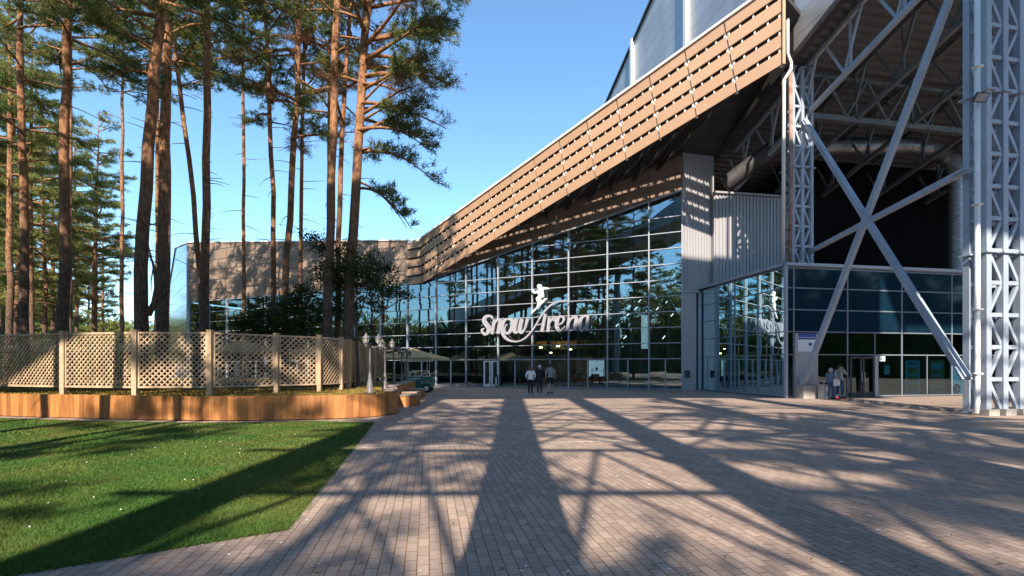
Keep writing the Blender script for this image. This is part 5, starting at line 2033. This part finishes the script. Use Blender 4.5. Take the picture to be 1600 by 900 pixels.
def blob_px(D, base, lst):
    out = []
    for (px, py, rpx, rpy, dd) in lst:
        q = P(px, py, D + dd)
        out.append((q.x - base.x, q.y - base.y, q.z - base.z, rpx / FPX * D, rpx / FPX * D * .8, rpy / FPX * D))
    return out


b0 = V(P(560, 0, 20.5).x, 20.5, TZ - .05)
leafy('oak_tree', b0, 'young dark leaved oak spreading around the pine trunks by the fence corner', 'tree',
      blob_px(20.5, b0, [(505, 380, 24, 18, 0), (485, 372, 14, 9, .3), (535, 410, 36, 26, 0), (575, 418, 32, 24, -.2), (560, 445, 48, 26, .2), (610, 452, 32, 18, 0), (520, 440, 30, 20, .4), (500, 420, 16, 12, -.3), (605, 415, 14, 9, 0), (640, 462, 14, 8, 0), (545, 480, 30, 22, .5), (508, 480, 24, 24, .6), (590, 478, 14, 10, .3), (546, 380, 12, 10, 0)]),
      8000, .11, M['oakleaf'], [((0, 0, 0), (-.1, 0, 2.6), .09), ((-.1, 0, 2.6), (-.5, 0, 4.4), .06), ((-.1, 0, 2.2), (1.2, 0, 3.4), .05), ((-.1, 0, 2.6), (.4, 0, 4.2), .05), ((-.1, 0, 2.0), (-1.0, .2, 3.4), .05)], 71)
b0 = V(P(430, 0, 22).x, 22, TZ - .05)
leafy('leafy_shrub', b0, 'broad dark green shrub behind the fence in front of the brown wing', 'shrub',
      blob_px(22, b0, [(400, 500, 30, 22, 0), (430, 488, 30, 26, .3), (465, 470, 26, 26, .2), (485, 500, 26, 24, 0), (455, 515, 40, 18, 0), (405, 520, 30, 14, .2), (480, 455, 16, 14, 0), (378, 508, 14, 12, 0)]),
      9000, .105, M['oakleaf'], [((0, 0, 0), (.2, 0, 2.0), .06), ((0, 0, .1), (-.8, 0, 2.0), .05), ((0, 0, .1), (1.0, .2, 2.4), .05)], 72)
for i, (px, D, w_, h_, lab) in enumerate(((20, 31, 2.2, 1.7, 'low leafy shrub among the trunks at the left edge'), (75, 34, 2.4, 2.2, 'broad leafy shrub beneath the wood left of the thick pine'), (130, 33, 2.0, 2.6, 'tall leafy shrub under the wood between two pines'), (165, 30, 1.5, 2.1, 'rounded green shrub at the right edge of the wood'), (-30, 36, 2.6, 2.4, 'leafy shrub half outside the left edge'))):
    b0 = V((px - 800) / FPX * D, D, 0)
    rg = random.Random(i)
    bl = [(rg.uniform(-w_, w_) * .7, rg.uniform(-1, 1), .8 + rg.random() * h_ * 1.1, w_ * .5, w_ * .45, h_ * .38) for _ in range(8)]
    leafy('leafy_shrub', b0, lab, 'shrub', bl, 3600, .15, M['bushleaf'], [((0, 0, 0), (0, 0, h_), .06), ((0, 0, .2), (.8, .2, h_), .04), ((0, 0, .2), (-.8, 0, h_), .04)], 80 + i, 'shrubs under the wood')

# far wood all round, one mass: a bumpy dark body under a skin of tufts
rg = np.random.default_rng(9)
path = [(-108, 142, 13), (-128, 146, 17), (-150, 135, 19), (-112, 112, 19), (-90, 88, 18), (-74, 60, 14), (-66, 30, 11), (-62, -5, 11), (-58, -40, 16), (-36, -66, 26), (0, -78, 27), (36, -70, 22), (62, -44, 24), (74, -8, 25), (76, 40, 25)]
pp = catmull(path, 14)
body = MB(); pts = []
pr_ = None
for i in range(len(pp)):
    d = pp[min(i + 1, len(pp) - 1)][:2] - pp[max(i - 1, 0)][:2]
    d = d / np.linalg.norm(d); nn = np.array([-d[1], d[0]])
    hgt = pp[i][2] * (.62 + .18 * math.sin(i * 1.9) + .10 * math.sin(i * .77 + 1))
    wv = 3 + math.sin(i * 2.3)
    ring = [(*(pp[i][:2] + nn * wv), -.5), (*(pp[i][:2] + nn * wv * .8), hgt * .6), (*(pp[i][:2]), hgt), (*(pp[i][:2] - nn * wv * .8), hgt * .6), (*(pp[i][:2] - nn * wv), -.5)]
    b = len(body.v); body.v += ring
    if i:
        for k in range(4):
            body.f.append((b - 5 + k, b - 4 + k, b + 1 + k, b + k)); body.m.append(0)
    for _ in range(34):
        u = rg.random(); a_ = rg.uniform(-1, 1)
        pts.append([pp[i][0] + nn[0] * wv * a_ * 1.25 + d[0] * rg.uniform(-3, 3), pp[i][1] + nn[1] * wv * a_ * 1.25 + d[1] * rg.uniform(-3, 3), pp[i][2] * (u ** .7) * rg.uniform(.75, 1.1)])
fw = body.build('far_woods', M['needle'])
tag(fw, 'far dark pine wood closing the view at the left edge', 'woods', kind='stuff')
pts = np.array(pts)
far = tufts(pts, np.tile([0, 0, 1.0], (len(pts), 1)), rg, 16, 2.0, .42)
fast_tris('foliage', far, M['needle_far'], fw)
